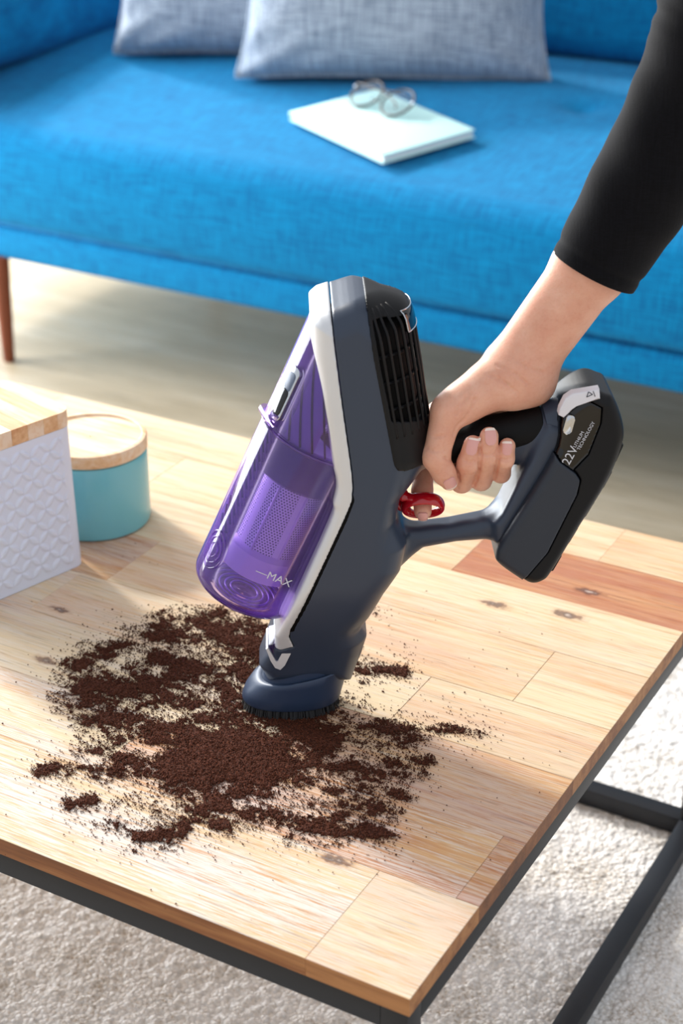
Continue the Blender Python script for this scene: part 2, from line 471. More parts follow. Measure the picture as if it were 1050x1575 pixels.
def make_rug():
    x0, x1, y0, y1, s = -1.7, .45, .40, 1.98, .0031
    nx, ny = int((x1-x0)/s), int((y1-y0)/s)
    Hh = rng.random((nx, ny))
    k = Hh.copy()
    for a in (0, 1):
        k = (np.roll(k, 1, a)+4*k+np.roll(k, -1, a))/6
    Z = .011+.0055*(k-.5)
    lf = rng.random((nx//10+2, ny//10+2))
    ii = np.arange(nx)/10; jj = np.arange(ny)/10
    i0 = ii.astype(int); j0 = jj.astype(int); fi = (ii-i0)[:, None]; fj = (jj-j0)[None]
    L = (lf[i0][:, j0]*(1-fi)*(1-fj)+lf[i0+1][:, j0]*fi*(1-fj)+lf[i0][:, j0+1]*(1-fi)*fj+lf[i0+1][:, j0+1]*fi*fj)
    Z = Z+.0006*(L-.5)
    X, Y = np.meshgrid(x0+s*np.arange(nx), y0+s*np.arange(ny), indexing='ij')
    X = X+(rng.random((nx, ny))-.5)*s*.7; Y = Y+(rng.random((nx, ny))-.5)*s*.7
    edge = np.zeros((nx, ny), bool); edge[0] = edge[-1] = True; edge[:, 0] = edge[:, -1] = True
    Z[edge] = 0.0005
    V = np.stack([X, Y, Z], -1).reshape(-1, 3)
    I = np.arange(nx*ny).reshape(nx, ny)
    Fc = np.stack([I[:-1, :-1], I[1:, :-1], I[1:, 1:], I[:-1, 1:]], -1).reshape(-1, 4)
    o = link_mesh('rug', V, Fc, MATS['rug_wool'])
    tag(o, 'cream looped wool rug lying on the floor under the coffee table', 'rug')
make_rug()
RUG = .013

# ------------------------------------------------------------------ sofa
SF = 2.189           # front plane
def seat_z(X, Y):
    t = np.clip((Y-SF)/.85, 0, 1)
    z = .424+.06*np.minimum(t*1.6, 1)**.9
    e = np.clip((Y-SF)/.055, 0, 1); z = z-.05*(1-np.sqrt(1-(1-e)**2))
    for bx, by in ((-1.037, 2.66), (-1.88, 2.72), (-.2, 2.66), (-1.46, 2.70)):
        r = np.sqrt((X-bx)**2+(Y-by)**2)
        z = z-.014*np.exp(-(r/.022)**2)-.006*np.exp(-(r/.07)**2)
    return z
def make_sofa():
    root = tag(empty('sofa', (-1.1, SF+.4, 0)), 'bright blue fabric sofa with tufted seat behind the coffee table', 'sofa')
    fb = MATS['sofa_fabric']
    inv = Vector((1.1, -SF-.4, 0))
    def add(name, V, Fc, mat, sharp=None):
        if isinstance(V, np.ndarray): V = V+np.array(inv)
        else: V = [Vector(v)+inv for v in V]
        return link_mesh(name, V, Fc, mat, root, True, sharp)
    # seat mattress: top surface + front face
    x0, x1 = -2.30, .42
    xs = np.linspace(x0, x1, 160); ys = np.concatenate([SF+np.linspace(0, .06, 14)**1.0, np.linspace(SF+.075, SF+.86, 70)])
    prof_front = [(SF+.010, .262), (SF+.003, .268), (SF, .278), (SF-.004, .32), (SF-.003, .36)]
    rows = []
    for (yy, zz) in prof_front: rows.append(np.stack([xs, np.full_like(xs, yy), np.full_like(xs, zz)], -1))
    for yy in ys: rows.append(np.stack([xs, np.full_like(xs, yy), seat_z(xs, np.full_like(xs, yy))], -1))
    rows.append(np.stack([xs, np.full_like(xs, SF+.86), np.full_like(xs, .262)], -1))
    R = np.array(rows); ny, nx = R.shape[:2]
    I = np.arange(nx*ny).reshape(ny, nx)
    Fc = np.stack([I[:-1, :-1], I[:-1, 1:], I[1:, 1:], I[1:, :-1]], -1).reshape(-1, 4)
    V = R.reshape(-1, 3)
    Fl = [tuple(f) for f in Fc]
    Fl.append(tuple(I[:, 0])[::-1]); Fl.append(tuple(I[:, -1])); Fl.append(tuple(I[0])[::-1]+tuple(I[-1]))
    add('seat_cushion', [tuple(v) for v in V], Fl, fb, 60)
    for bx, by in ((-1.037, 2.66), (-1.88, 2.72)):
        z = float(seat_z(np.array(bx), np.array(by)))
        v, f = revolve([(.0005, .004), (.006, .0035), (.010, .001), (.011, -.002)], 20, (bx, by, z), (0, 0, 1), (1, 0, 0), True)
        add('tuft_button', v, f, fb)
    # base rail below
    bm = box_bm(2.70, .82, .058, (-.94+1.1, SF+.415-SF-.4, .226), .010, 3); link_bm('base_rail', bm, fb, root)
    v, f = tube([(x0+.02, SF+.022, .2585), (x1-.02, SF+.022, .2585)], .0050, 10); add('piping', v, f, fb)
    # back cushions
    for xa, xb in ((-2.06, -.985), (-.975, .1)):
        bm = box_bm(xb-xa, .2, .27, (0, 0, 0), .045, 5)
        for vv in bm.verts:
            k = 1+.18*math.cos(vv.co.x/(xb-xa)*math.pi)*max(0, 1-abs(vv.co.z)/.135)
            vv.co.y *= k
        bmesh.ops.rotate(bm, verts=bm.verts, matrix=Matrix.Rotation(math.radians(-10), 3, 'X'))
        bmesh.ops.translate(bm, verts=bm.verts, vec=Vector(((xa+xb)/2, 3.06, .605))+inv)
        link_bm('back_cushion', bm, fb, root, True, 60)
    bm = box_bm(2.72, .10, .46, (0, 0, 0), .03, 4)
    bmesh.ops.translate(bm, verts=bm.verts, vec=Vector((-.94, 3.22, .46))+inv)
    link_bm('back_frame', bm, fb, root, True, 60)
    # arm cushion at the left end
    bm = box_bm(.225, .80, .165, (0, 0, 0), .060, 7)
    bmesh.ops.translate(bm, verts=bm.verts, vec=Vector((-2.19, 2.575, .542))+inv)
    link_bm('arm_cushion', bm, fb, root, True, 60)
    # legs
    lx, ly = on_z(9, 558, 0)[:2]
    for (px, py) in ((lx, ly+.01), (lx, SF+.70), (.25, ly+.01), (.25, SF+.70)):
        v, f = revolve([(.0095, 0), (.0105, .002), (.017, .197), (.017, .2)], 20, (px, py, 0), (0, 0, 1), (1, 0, 0), True)
        add('leg', v, f, MATS['leg_wood'], 50)
make_sofa()

def pillow(name, label, c, w, h, rz, lean, thick=.14, roll=0):
    n = 44
    V = []; Fc = []
    rp = random.Random(len(label))
    ph = [rp.uniform(0, 6.28) for _ in range(6)]
    for side in (1, -1):
        for i in range(n+1):
            for j in range(n+1):
                a, b = 2*i/n-1, 2*j/n-1
                # pinched outline: sides bow inwards between the corners
                sx = 1-.085*(1-b*b); sz = 1-.055*(1-a*a)
                t = max(0, (1-a**4)*(1-b**4))**.42
                wr = .006*math.sin(7*a+ph[0]+3*b)*(abs(b)**3)*(1-abs(b)**8)+.004*math.sin(9*b+ph[1]-2*a)*(abs(a)**3)
                cr = .010*math.sin(14*(abs(a)-abs(b))+ph[2])*(abs(a*b))**2
                V.append((a*sx*w/2, side*(thick/2*t+(wr+cr)*(t > .02)), b*sz*h/2))
    N = (n+1)**2
    for i in range(n):
        for j in range(n):
            q = (i*(n+1)+j, (i+1)*(n+1)+j, (i+1)*(n+1)+j+1, i*(n+1)+j+1)
            Fc.append(q[::-1]); Fc.append(tuple(N+k for k in q))
    bm = bmesh.new(); vs_ = [bm.verts.new(v) for v in V]
    for f in Fc: bm.faces.new([vs_[k] for k in f])
    bmesh.ops.remove_doubles(bm, verts=bm.verts, dist=.0008)
    M = Matrix.Translation(c) @ Matrix.Rotation(rz, 4, 'Z') @ Matrix.Rotation(lean, 4, 'X') @ Matrix.Rotation(roll, 4, 'Y') @ Matrix.Translation((0, 0, h/2))
    root = tag(empty(name, mat4=M), label, 'cushion', 'grey throw cushions')
    link_bm('cover', bm, MATS['pillow_fabric'], root, True, None)
    pp = []
    for k in range(4):
        for i in range(40):
            a = 2*i/40-1
            s = 1-(.085 if k in (1, 3) else .055)*(1-a*a)
            pp.append({0: (a*w/2, 0, -h/2*s), 1: (w/2*s, 0, a*h/2), 2: (-a*w/2, 0, h/2*s), 3: (-w/2*s, 0, -a*h/2)}[k])
    v, f = tube(pp, .0042, 8, True); link_mesh('piping', v, f, MATS['pillow_fabric'], root)
    return root
A = on_z(358, 122, .475); B = on_z(842, 134, .475)
rz = math.atan2(B[1]-A[1], B[0]-A[0])
pillow('throw_cushion', 'large pale grey linen throw cushion standing behind the notebook', Vector(((A[0]+B[0])/2, (A[1]+B[1])/2+.01, .478)), np.hypot(*(B-A)[:2])*1.0, .30, rz, math.radians(-18), .14)
A = on_z(166, 88, .475); B = on_z(600, 100, .475)
pillow('throw_cushion', 'grey linen throw cushion in the sofa corner beside the blue arm', Vector(((A[0]+B[0])/2, (A[1]+B[1])/2+.02, .480)), np.hypot(*(B-A)[:2]), .30, math.atan2(B[1]-A[1], B[0]-A[0]), math.radians(-14), .13)

# notebook and spectacles on the seat
def make_book():
    def pl(x, y): # plane following the crowned seat
        z0, s = .452, .10; d = ray(x, y); t = (z0-2.2*s-1.15)/(d[2]-s*d[1]); return CAM+d*t
    P = [pl(*q) for q in ((448, 172), (593, 243), (725, 195), (576, 136))]
    c = sum(P)/4; ex = (P[1]-P[0])+(P[2]-P[3]); ey = (P[3]-P[0])+(P[2]-P[1])
    w, l = np.linalg.norm(ex)/2, np.linalg.norm(ey)/2
    ex = ex/np.linalg.norm(ex); nz = np.cross(ex, ey); nz /= np.linalg.norm(nz); ey = np.cross(nz, ex)
    M = Matrix(((ex[0], ey[0], nz[0], c[0]), (ex[1], ey[1], nz[1], c[1]), (ex[2], ey[2], nz[2], c[2]), (0, 0, 0, 1)))
    root = tag(empty('notebook', mat4=M), 'closed pale mint notebook lying on the blue sofa seat', 'notebook')
    link_bm('page_block', box_bm(w-.006, l-.006, .009, (.001, 0, -.0075), .0005, 1), MATS['page'], root)
    link_bm('front_cover', box_bm(w, l, .0025, (0, 0, -.00125), .001, 2), MATS['mint_cover'], root)
    link_bm('back_cover', box_bm(w, l, .0025, (0, 0, -.01375), .001, 2), MATS['mint_cover'], root)
    link_bm('spine', box_bm(.003, l, .013, (-w/2+.0012, 0, -.0075), .001, 2), MATS['mint_cover'], root)
    # spectacles
    g = on_plane = None
    d1 = pl(556, 160); d2 = pl(612, 177)
    e = d2-d1; e /= np.linalg.norm(e)
    up = nz; fw = np.cross(e, up)   # towards the viewer side
    tilt = math.radians(60)
    vz = up*math.cos(tilt)-fw*math.sin(tilt)
    c0 = (d1+d2)/2+nz*.0022+fw*.02
    n2 = np.cross(e, vz)
    M2 = Matrix(((e[0], n2[0], vz[0], c0[0]), (e[1], n2[1], vz[1], c0[1]), (e[2], n2[2], vz[2], c0[2]), (0, 0, 0, 1)))
    sp = tag(empty('spectacles', mat4=M2), 'round spectacles with thin dark brown frame folded on the notebook', 'glasses')
    Rr = .0290
    for sx in (-1, 1):
        cx = sx*.0365; ring = [(cx+Rr*1.05*math.cos(t), 0, Rr+.002+Rr*math.sin(t)) for t in np.linspace(0, 2*math.pi, 48, endpoint=False)]
        v, f = tube(ring, .0021, 8, True); link_mesh('rim', v, f, MATS['spectacle_frame'], sp)
        v, f = revolve([(Rr*1.0, -.0006), (Rr*1.0, .0006)], 40, (cx, 0, Rr+.002), (0, 1, 0), (1, 0, 0), True)
        link_mesh('lens', v, f, MATS['lens_glass'], sp, True, 40)
        xx = sx*(.0365+Rr*1.05)
        link_bm('hinge', box_bm(.004, .006, .007, (xx+sx*.001, .002, Rr+.010), .0008, 1), MATS['chrome'], sp)
        # temple folded across behind the rims
        zb = Rr+.010
        pts = smooth_path([(xx, .004, zb), (xx-sx*.010, .0095+.003*(sx > 0), zb), (xx-sx*.07, .013+.003*(sx > 0), zb-.004), (xx-sx*.112, .012+.003*(sx > 0), zb-.018), (xx-sx*.122, .012, zb-.028)], 6)
        v, f = tube(pts, .0014, 8); link_mesh('temple', v, f, MATS['spectacle_frame'], sp)
        v, f = tube([(sx*.009, .002, Rr*.9), (sx*.008, .006, Rr*.75), (sx*.0085, .008, Rr*.55)], [.0012, .002, .0016], 8); link_mesh('nose_pad', v, f, MATS['lens_glass'], sp)
    v, f = tube(smooth_path([(-.0075, 0, Rr+.008), (0, -.001, Rr+.0115), (.0075, 0, Rr+.008)], 6), .0014, 8); link_mesh('bridge', v, f, MATS['chrome'], sp)
make_book()

# ------------------------------------------------------------------ coffee table
TX0, TX1, TY0, TY1 = -1.62, -.381, .767, 1.478
def make_table():
    root = tag(empty('coffee_table', ((TX0+TX1)/2, (TY0+TY1)/2, 0)), 'low coffee table with whitewashed acacia plank top on black metal frame', 'table')
    inv = Vector((-(TX0+TX1)/2, -(TY0+TY1)/2, 0))
    rows = [.767, .875, .958, 1.05, 1.13, 1.222, 1.312, 1.40, 1.478]
    joints = [[-.462, -.86, -1.2], [-.3995, -.72, -1.15], [-.62, -1.02, -1.4], [-.548, -.93, -1.28], [-.47, -.90, -1.3], [-.80, -1.18], [-.618, -.99, -1.35], [-.50, -.87, -1.22]]
    tones = [[(.30, .6), (.42, 1.0), (.3, .95), (.4, .9)], [(.85, .5), (.80, .75), (.35, .9), (.5, .8)], [(.66, .45), (.22, .6), (.4, .6), (.3, .7)], [(.30, .35), (.30, .5), (.25, .7), (.6, .5)],
             [(.30, .3), (.36, .35), (.72, .5), (.4, .6)], [(.30, .35), (.28, .3), (.55, .4)], [(.93, .12), (.40, .3), (.3, .3), (.4, .3)], [(.40, .25), (.34, .3), (.3, .3), (.3, .3)]]
    g = .0001; T = .0155
    for r in range(8):
        xs = [TX1]+joints[r]+[TX0]
        for k in range(len(xs)-1):
            xb, xa = xs[k], xs[k+1]; ya, yb = rows[r], rows[r+1]
            dz = random.uniform(-.0002, .0002)
            bm = bmesh.new(); bmesh.ops.create_cube(bm, size=1)
            for v in bm.verts:
                v.co = Vector(((xa+g*(xa > TX0)) if v.co.x < 0 else (xb-g*(xb < TX1)), (ya+g*(r > 0)) if v.co.y < 0 else (yb-g*(r < 7)), (TABLE_Z-T) if v.co.z < 0 else TABLE_Z+dz))
            bmesh.ops.bevel(bm, geom=[e for e in bm.edges if all(v.co.z > TABLE_Z-.005 for v in e.verts)], offset=.0003, segments=1, affect='EDGES')
            me_faces = [f for f in bm.faces]
            o = link_bm('plank', bm, MATS['table_wood'], root, False)
            # object origin stays at the world origin so that the grain runs on; parented keeping place
            o.location = inv
            o.data.materials.append(MATS['table_edge'])
            for p in o.data.polygons:
                if abs(p.normal.z) < .5: p.material_index = 1
            w_, wa = tones[r][min(k, len(tones[r])-1)]
            o.color = (w_, wa, 0, 1)
    # frame
    s = .021; i = .0025; mt = MATS['black_metal']
    zt = TABLE_Z-T-s/2-.0006; zb = RUG+s/2
    X0, X1, Y0, Y1 = TX0+i, TX1-i, TY0+i, TY1-i
    def bar(name, sx, sy, sz, c): link_bm(name, box_bm(sx, sy, sz, Vector(c)+inv, .0007, 2), mt, root, True, 40)
    for z in (zt, zb):
        for y in (Y0+s/2, Y1-s/2): bar('rail', X1-X0-2*s, s, s, ((X0+X1)/2, y, z))
        for x in (X0+s/2, X1-s/2): bar('rail', s, Y1-Y0-2*s, s, (x, (Y0+Y1)/2, z))
    for x in (X0+s/2, X1-s/2):
        for y in (Y0+s/2, Y1-s/2): bar('leg', s, s, zt+s/2-RUG, (x, y, (zt+s/2+RUG)/2))
make_table()

# ------------------------------------------------------------------ box canister and round jar
def rounded_rect(w, d, r, n=10):
    pts = []
    for (sx, sy, a0) in ((1, 1, 0), (-1, 1, 90), (-1, -1, 180), (1, -1, 270)):
        for k in range(n+1):
            a = math.radians(a0+90*k/n); pts.append((sx*(w/2-r)+r*math.cos(a), sy*(d/2-r)+r*math.sin(a)))
    return pts
def clip_x(poly, x0, x1):
    def half(P, sgn, lim):
        out = []
        for i in range(len(P)):
            a, b = P[i-1], P[i]; ia, ib = sgn*(a[0]-lim) >= 0, sgn*(b[0]-lim) >= 0
            if ia != ib:
                t = (lim-a[0])/(b[0]-a[0]); out.append((lim, a[1]+t*(b[1]-a[1])))
            if ib: out.append(b)
        return out
    return half(half(poly, 1, x0), -1, x1)
def prism(poly, z0, z1, bev=0):
    bm = bmesh.new()
    lo = [bm.verts.new((x, y, z0)) for x, y in poly]; hi = [bm.verts.new((x, y, z1)) for x, y in poly]
    n = len(poly); bm.faces.new(lo[::-1]); top = bm.faces.new(hi)
    for i in range(n): bm.faces.new((lo[i], lo[(i+1) % n], hi[(i+1) % n], hi[i]))
    if bev: bmesh.ops.bevel(bm, geom=list(top.edges), offset=bev, segments=3, affect='EDGES', profile=.5)
    return bm
def make_box():
    cor = on_z(126, 866, TABLE_Z)
    th = math.radians(15.2); ey = np.array((math.sin(th), math.cos(th))); ex = np.array((math.cos(th), -math.sin(th)))
    w, d, H, r = .112, .15, .149, .012
    c = cor[:2]-ex*(w/2-.003)-ey*(d/2-.003)
    M = Matrix.Translation((c[0], c[1], TABLE_Z+.0002)) @ Matrix.Rotation(-th, 4, 'Z')
    root = tag(empty('storage_canister', mat4=M), 'tall square white canister with embossed petal pattern and wooden lid', 'canister')
    # body wall with raised petals
    s = .0009; per = []
    segs = [((w/2, -d/2+r), (w/2, d/2-r), (1, 0)), ((w/2-r, d/2), (-w/2+r, d/2), (0, 1)), ((-w/2, d/2-r), (-w/2, -d/2+r), (-1, 0)), ((-w/2+r, -d/2), (w/2-r, -d/2), (0, -1))]
    for q, (a, b, nrm) in enumerate(segs):
        L = math.dist(a, b); n = int(L/s)
        for k in range(n): t = k/n; per.append((a[0]+(b[0]-a[0])*t, a[1]+(b[1]-a[1])*t, nrm[0], nrm[1], L*t, L))
        for k in range(8):
            an = math.radians(90*q+90*k/8); cc = ((w/2-r, d/2-r), (-w/2+r, d/2-r), (-w/2+r, -d/2+r), (w/2-r, -d/2+r))[q]
            per.append((cc[0]+r*math.cos(an), cc[1]+r*math.sin(an), math.cos(an), math.sin(an), -1, L))
    P = np.array(per); nz = int(H/s); zs = np.linspace(0, H, nz)
    S = P[:, 4][:, None]; Lh = P[:, 5][:, None]; Z = zs[None]
    p = .0160
    xx = ((S-Lh/2)+(Z-H/2))*.7071/p; zz = ((Z-H/2)-(S-Lh/2))*.7071/p
    fx = np.abs(((xx+.5) % 1)-.5); fz = np.abs(((zz+.5) % 1)-.5)
    # distances to the two nearest circle centres (square lattice)
    d1 = np.hypot(fx-1, fz); d2 = np.hypot(fx, fz-1); dn = np.minimum(d1, d2)
    lens = np.clip((.7071-dn)/.13, 0, 1)
    h = .0015*np.sin(lens*math.pi/2)
    mask = np.clip((S-.001)/.004, 0, 1)*np.clip((Lh-.001-S)/.004, 0, 1)*np.clip((Z-.004)/.004, 0, 1)*np.clip((H-.006-Z)/.004, 0, 1)*(S >= 0)
    h = h*mask
    taper = 1-.03*(Z/H)
    V = np.stack([P[:, 0][:, None]*taper+P[:, 2][:, None]*h, P[:, 1][:, None]*taper+P[:, 3][:, None]*h, Z+0*h], -1)
    m = len(P); I = np.arange(m*nz).reshape(m, nz); J = np.roll(I, -1, 0)
    Fc = np.stack([I[:, :-1], J[:, :-1], J[:, 1:], I[:, 1:]], -1).reshape(-1, 4)
    link_mesh('body', V.reshape(-1, 3), Fc, MATS['white_ceramic'], root)
    link_bm('base', prism(rounded_rect(w-.004, d-.004, r-.002), 0, .004), MATS['dark_void'], root, False)
    # lid of glued bamboo staves
    lid = empty('lid'); lid.parent = root; lid.location = (0, 0, H)
    out = rounded_rect(w-.0025, d-.003, r+.001)
    out2 = [(y, x) for x, y in out][::-1]
    ys = [-d/2-.001, -.052, -.034, -.016, .004, .022, .040, .056, d/2+.001]
    for k in range(len(ys)-1):
        pc = [(x, y) for y, x in clip_x(out2, ys[k]+.0001, ys[k+1]-.0001)][::-1]
        o = link_bm('lid_stave', prism(pc, .0004, .0165), MATS['bamboo'], lid, True, 30)
        o.color = (random.choice((.2, .35, .5, .65, .75)), .5, 0, 1)
    link_bm('seal', prism(rounded_rect(w-.006, d-.006, r-.002), -.006, .0003), MATS['seal'], lid, False)
make_box()

def make_jar():
    c = (-.9885, 1.2325); R = .0565
    root = tag(empty('round_jar', (c[0], c[1], TABLE_Z+.0002)), 'short round teal glazed jar with flat wooden lid', 'jar')
    v, f = revolve([(.001, 0), (R-.004, 0), (R-.001, .0015), (R, .005), (R, .0765), (R-.001, .0795), (R-.004, .0805), (R-.006, .06), (R-.006, .006), (.001, .005)], 96)
    link_mesh('body', v, f, MATS['teal_ceramic'], root, True, 40)
    v, f = revolve([(.001, .076), (R-.007, .076), (R-.007, .082), (.001, .082)], 96); link_mesh('seal', v, f, MATS['seal'], root, True, 40)
    v, f = revolve([(.001, .0810), (R-.001, .0810), (R+.0005, .0820), (R+.0005, .0925), (R-.0005, .0945), (R-.004, .095), (R-.0048, .0945), (R-.0052, .0925), (.001, .0925)], 96)
    o = link_mesh('lid', v, f, MATS['bamboo'], root, True, 40); o.color = (.35, .5, 0, 1)
make_jar()

# ------------------------------------------------------------------ handheld vacuum
O = on_z(447, 1081, TABLE_Z)
Nn = -np.array([O[0], O[1], 0]); Nn /= np.linalg.norm(Nn)        # towards the viewer
Uu = np.array([-Nn[1], Nn[0], 0]); Vv = np.array([0, 0, 1.0])
VM = Matrix(((Uu[0], Vv[0], Nn[0], O[0]), (Uu[1], Vv[1], Nn[1], O[1]), (Uu[2], Vv[2], Nn[2], O[2]), (0, 0, 0, 1)))
def P2(x, y, w=0.0):
    """point of the plane lying w in front of the vacuum's middle plane"""
    d = ray(x, y); o = O+Nn*w; t = ((o-CAM)@Nn)/(d@Nn); p = CAM+d*t-O
    return np.array([p@Uu, p@Vv])
def P3(x, y, w=0.0): a = P2(x, y, w); return np.array([a[0], a[1], w])
def PL(pts): return np.array([P2(q[0], q[1], q[2]/1000 if len(q) > 2 else 0) for q in pts])
def sstep(a, b, x): t = np.clip((x-a)/(b-a), 0, 1); return t*t*(3-2*t)

VAC = tag(empty('handheld_vacuum', mat4=VM), 'dark grey cordless handheld vacuum with clear purple dust cup standing on its brush', 'vacuum')

# dust cup axis
CA = P3(559, 520); CB = P3(376, 905); CD = (CA-CB); CL = np.linalg.norm(CD); CD /= CL
CQ = np.array([CD[1], -CD[0], 0.0])           # in-plane, towards the body (+u)
CR = .046
def cyl(s, q_ang, R=CR):
    """q_ang 0 = towards viewer, +90 = towards body, -90 = away from body"""
    a = math.radians(q_ang); return CB+CD*s+R*(math.sin(a)*CQ+math.cos(a)*np.array([0, 0, 1.0]))

H = .0013
VOX = {}
def build_body():
    lo = (-.06, .028, -.056); hi = (.262, .405, .056)
    ax, X = grid(lo, hi, H)
    U2, V2 = np.meshgrid(ax[0].astype(float), ax[1].astype(float), indexing='ij')
    W = X[2]
    outer = PL([(489, 478, 25), (512, 460, 10), (553, 441, 0), (600, 448, 0), (625, 460, 0), (634, 485, 0), (642, 530, 0), (650, 585, 0), (658, 640, 0), (660, 690, 0), (640, 715, 0), (612, 745, 0), (606, 775, 0), (622, 810, 0), (612, 850, 0), (588, 885, 0), (567, 925, 0), (553, 946, 0), (563, 962, 0), (556, 990, 0), (540, 1035, 0),
                (410, 1045, 10), (398, 1018, 10), (424, 1000, 40), (424, 983, 40), (505, 808, 45), (512, 774, 45), (518, 744, 45), (510, 706, 45), (497, 610, 45), (482, 546, 45), (478, 495, 35)])
    band = PL([(400, 1000, 40), (424, 983, 40), (505, 808, 45), (512, 774, 45), (517, 744, 45), (510, 706, 45), (497, 610, 45), (482, 546, 45), (470, 489, 35), (480, 440, 20), (507, 440, 20),
               (508, 470, 40), (512, 515, 45), (524, 610, 45), (537, 702, 45), (541, 736, 45), (541, 758, 45), (531, 792, 45), (447, 968, 40), (444, 982, 40), (451, 1000, 40), (432, 1006, 40)])
    ch = lambda a, i, j, n=5: list(a[:i])+smooth_path(a[i:j], n)+list(a[j:])
    band = np.array(ch(ch(band, 11, 19), 1, 9)); outer = np.array(ch(ch(outer, 24, 33), 0, 10))
    d_out = sd_poly(outer, U2, V2); d_band = sd_poly(band, U2, V2)
    vy = lambda y: P2(560, y)[1]
    headw = sstep(vy(760), vy(640), V2); topw = sstep(vy(600), vy(480), V2)
    rr = .006+np.clip((d_band-.004)/.035, 0, 1)*(.016+.018*headw)
    rr = np.maximum(rr, .006+.014*topw)
    hw = .0265+.021*sstep(vy(1030), vy(860), V2)
    hw = hw-.006*np.clip((d_band-.002)/.05, 0, 1)*sstep(vy(860), vy(700), V2)
    hw = np.maximum(hw, rr+.002)
    main = extrude(d_out[..., None], W, hw[..., None], rr[..., None])
    # vent panel region, defined on the near side
    vent = PL([(553, 415, 22), (557, 440, 30), (563, 480, 38), (572, 545, 40), (604, 712, 40), (610, 723, 40), (622, 722, 35), (700, 690, 0), (700, 560, 0), (660, 400, 0)])
    d_vent = sd_poly(vent, U2, V2)
    # loop
    strut = extrude(sd_poly(PL([(585, 830), (625, 808), (690, 800), (775, 783), (800, 800), (765, 822), (700, 827), (650, 836), (600, 875)]), U2, V2)[..., None], W, .013, .009)
    post = extrude(sd_poly(PL([(806, 700), (838, 640), (862, 640), (872, 668), (850, 715), (790, 828), (766, 830), (758, 818), (757, 790), (768, 775)]), U2, V2)[..., None], W, .021, .006)
    ha, hb = P3(655, 690), P3(852, 650)
    hand = rcone(X, ha, hb, .0145, .0150)
    low = rcone(X, P3(770, 700), P3(840, 675), .010, .012)
    loop = smin(smin(strut, post, .010), smin(hand, low, .012), .008)
    VOX.update(lo=lo, X=X, U2=U2, V2=V2, main=main, d_band=d_band, d_vent=d_vent, ax=ax, rr=rr, hw=hw, outer=outer, ha=ha, hb=hb)
    shell = smin(np.maximum(main, -d_band[..., None]+.0006), loop, .012)
    shell = np.maximum(shell, -d_band[..., None]+.0006)
    # the shell is hollow behind the vent panel
    shell = np.maximum(shell, -np.maximum(np.maximum(d_vent[..., None]+.003, -(main+.02)), np.abs(W)-.05))
    sdf_obj('body_shell', shell, lo, H, MATS['grey_plastic'], VAC)
    trim = np.maximum(main-.0006, d_band[..., None])
    sdf_obj('silver_trim', trim, lo, H, MATS['trim_silver'], VAC)
    strip = sd_poly(PL([(541, 756, 45), (546, 768, 45), (534, 800, 45), (456, 962, 40), (452, 972, 40), (445, 974, 40), (444, 966, 40), (530, 793, 45), (540, 765, 45)]), U2, V2)
    sdf_obj('trim_groove_shade', np.maximum(main-.0003, strip[..., None]), lo, H, MATS['dark_void'], VAC)  # flush black strip, painted shade of the groove beside the trim
    # vent panel: a shell over the rear of the head with a sunk window
    d_win = sd_poly(PL([(573, 494, 40), (640, 470, 0), (680, 470, 0), (690, 620, 0), (660, 630, 0), (602, 646, 40), (586, 570, 42)]), U2, V2)
    panel = np.maximum(main-.0011, d_vent[..., None]+.0006)
    panel = np.maximum(panel, -(main+.008))
    panel = smin(panel, np.maximum(rcone(X, ha, P3(700, 683), .0155, .0155), d_vent[..., None]+.0006), .010)
    win3 = np.maximum(d_win[..., None], np.abs(W)-.0445)
    panel_cut = np.maximum(panel, -np.maximum(win3, -(main+.006)))
    sdf_obj('vent_panel', panel_cut, lo, H, MATS['black_plastic'], VAC)
    inner = np.maximum(np.maximum(main+.0045, d_win[..., None]-.004), -(main+.0075))
    sdf_obj('vent_backing', inner, lo, H, MATS['dark_void'], VAC)
    # grip
    t0 = np.clip(((X[0]-ha[0])*(hb-ha)[0]+(X[1]-ha[1])*(hb-ha)[1])/((hb-ha)@(hb-ha)), -1, 2)
    grip = np.maximum(rcone(X, ha, hb, .0157, .0163), np.maximum(.12-t0, t0-.915)*.19)
    # underside of the rear half stays grey
    cut = sd_poly(PL([(785, 712), (800, 694), (835, 680), (850, 665), (900, 760)]), U2, V2)
    grip = np.maximum(grip, -cut[..., None])
    sdf_obj('grip', grip, lo, H, MATS['grip_rubber'], VAC)
build_body()

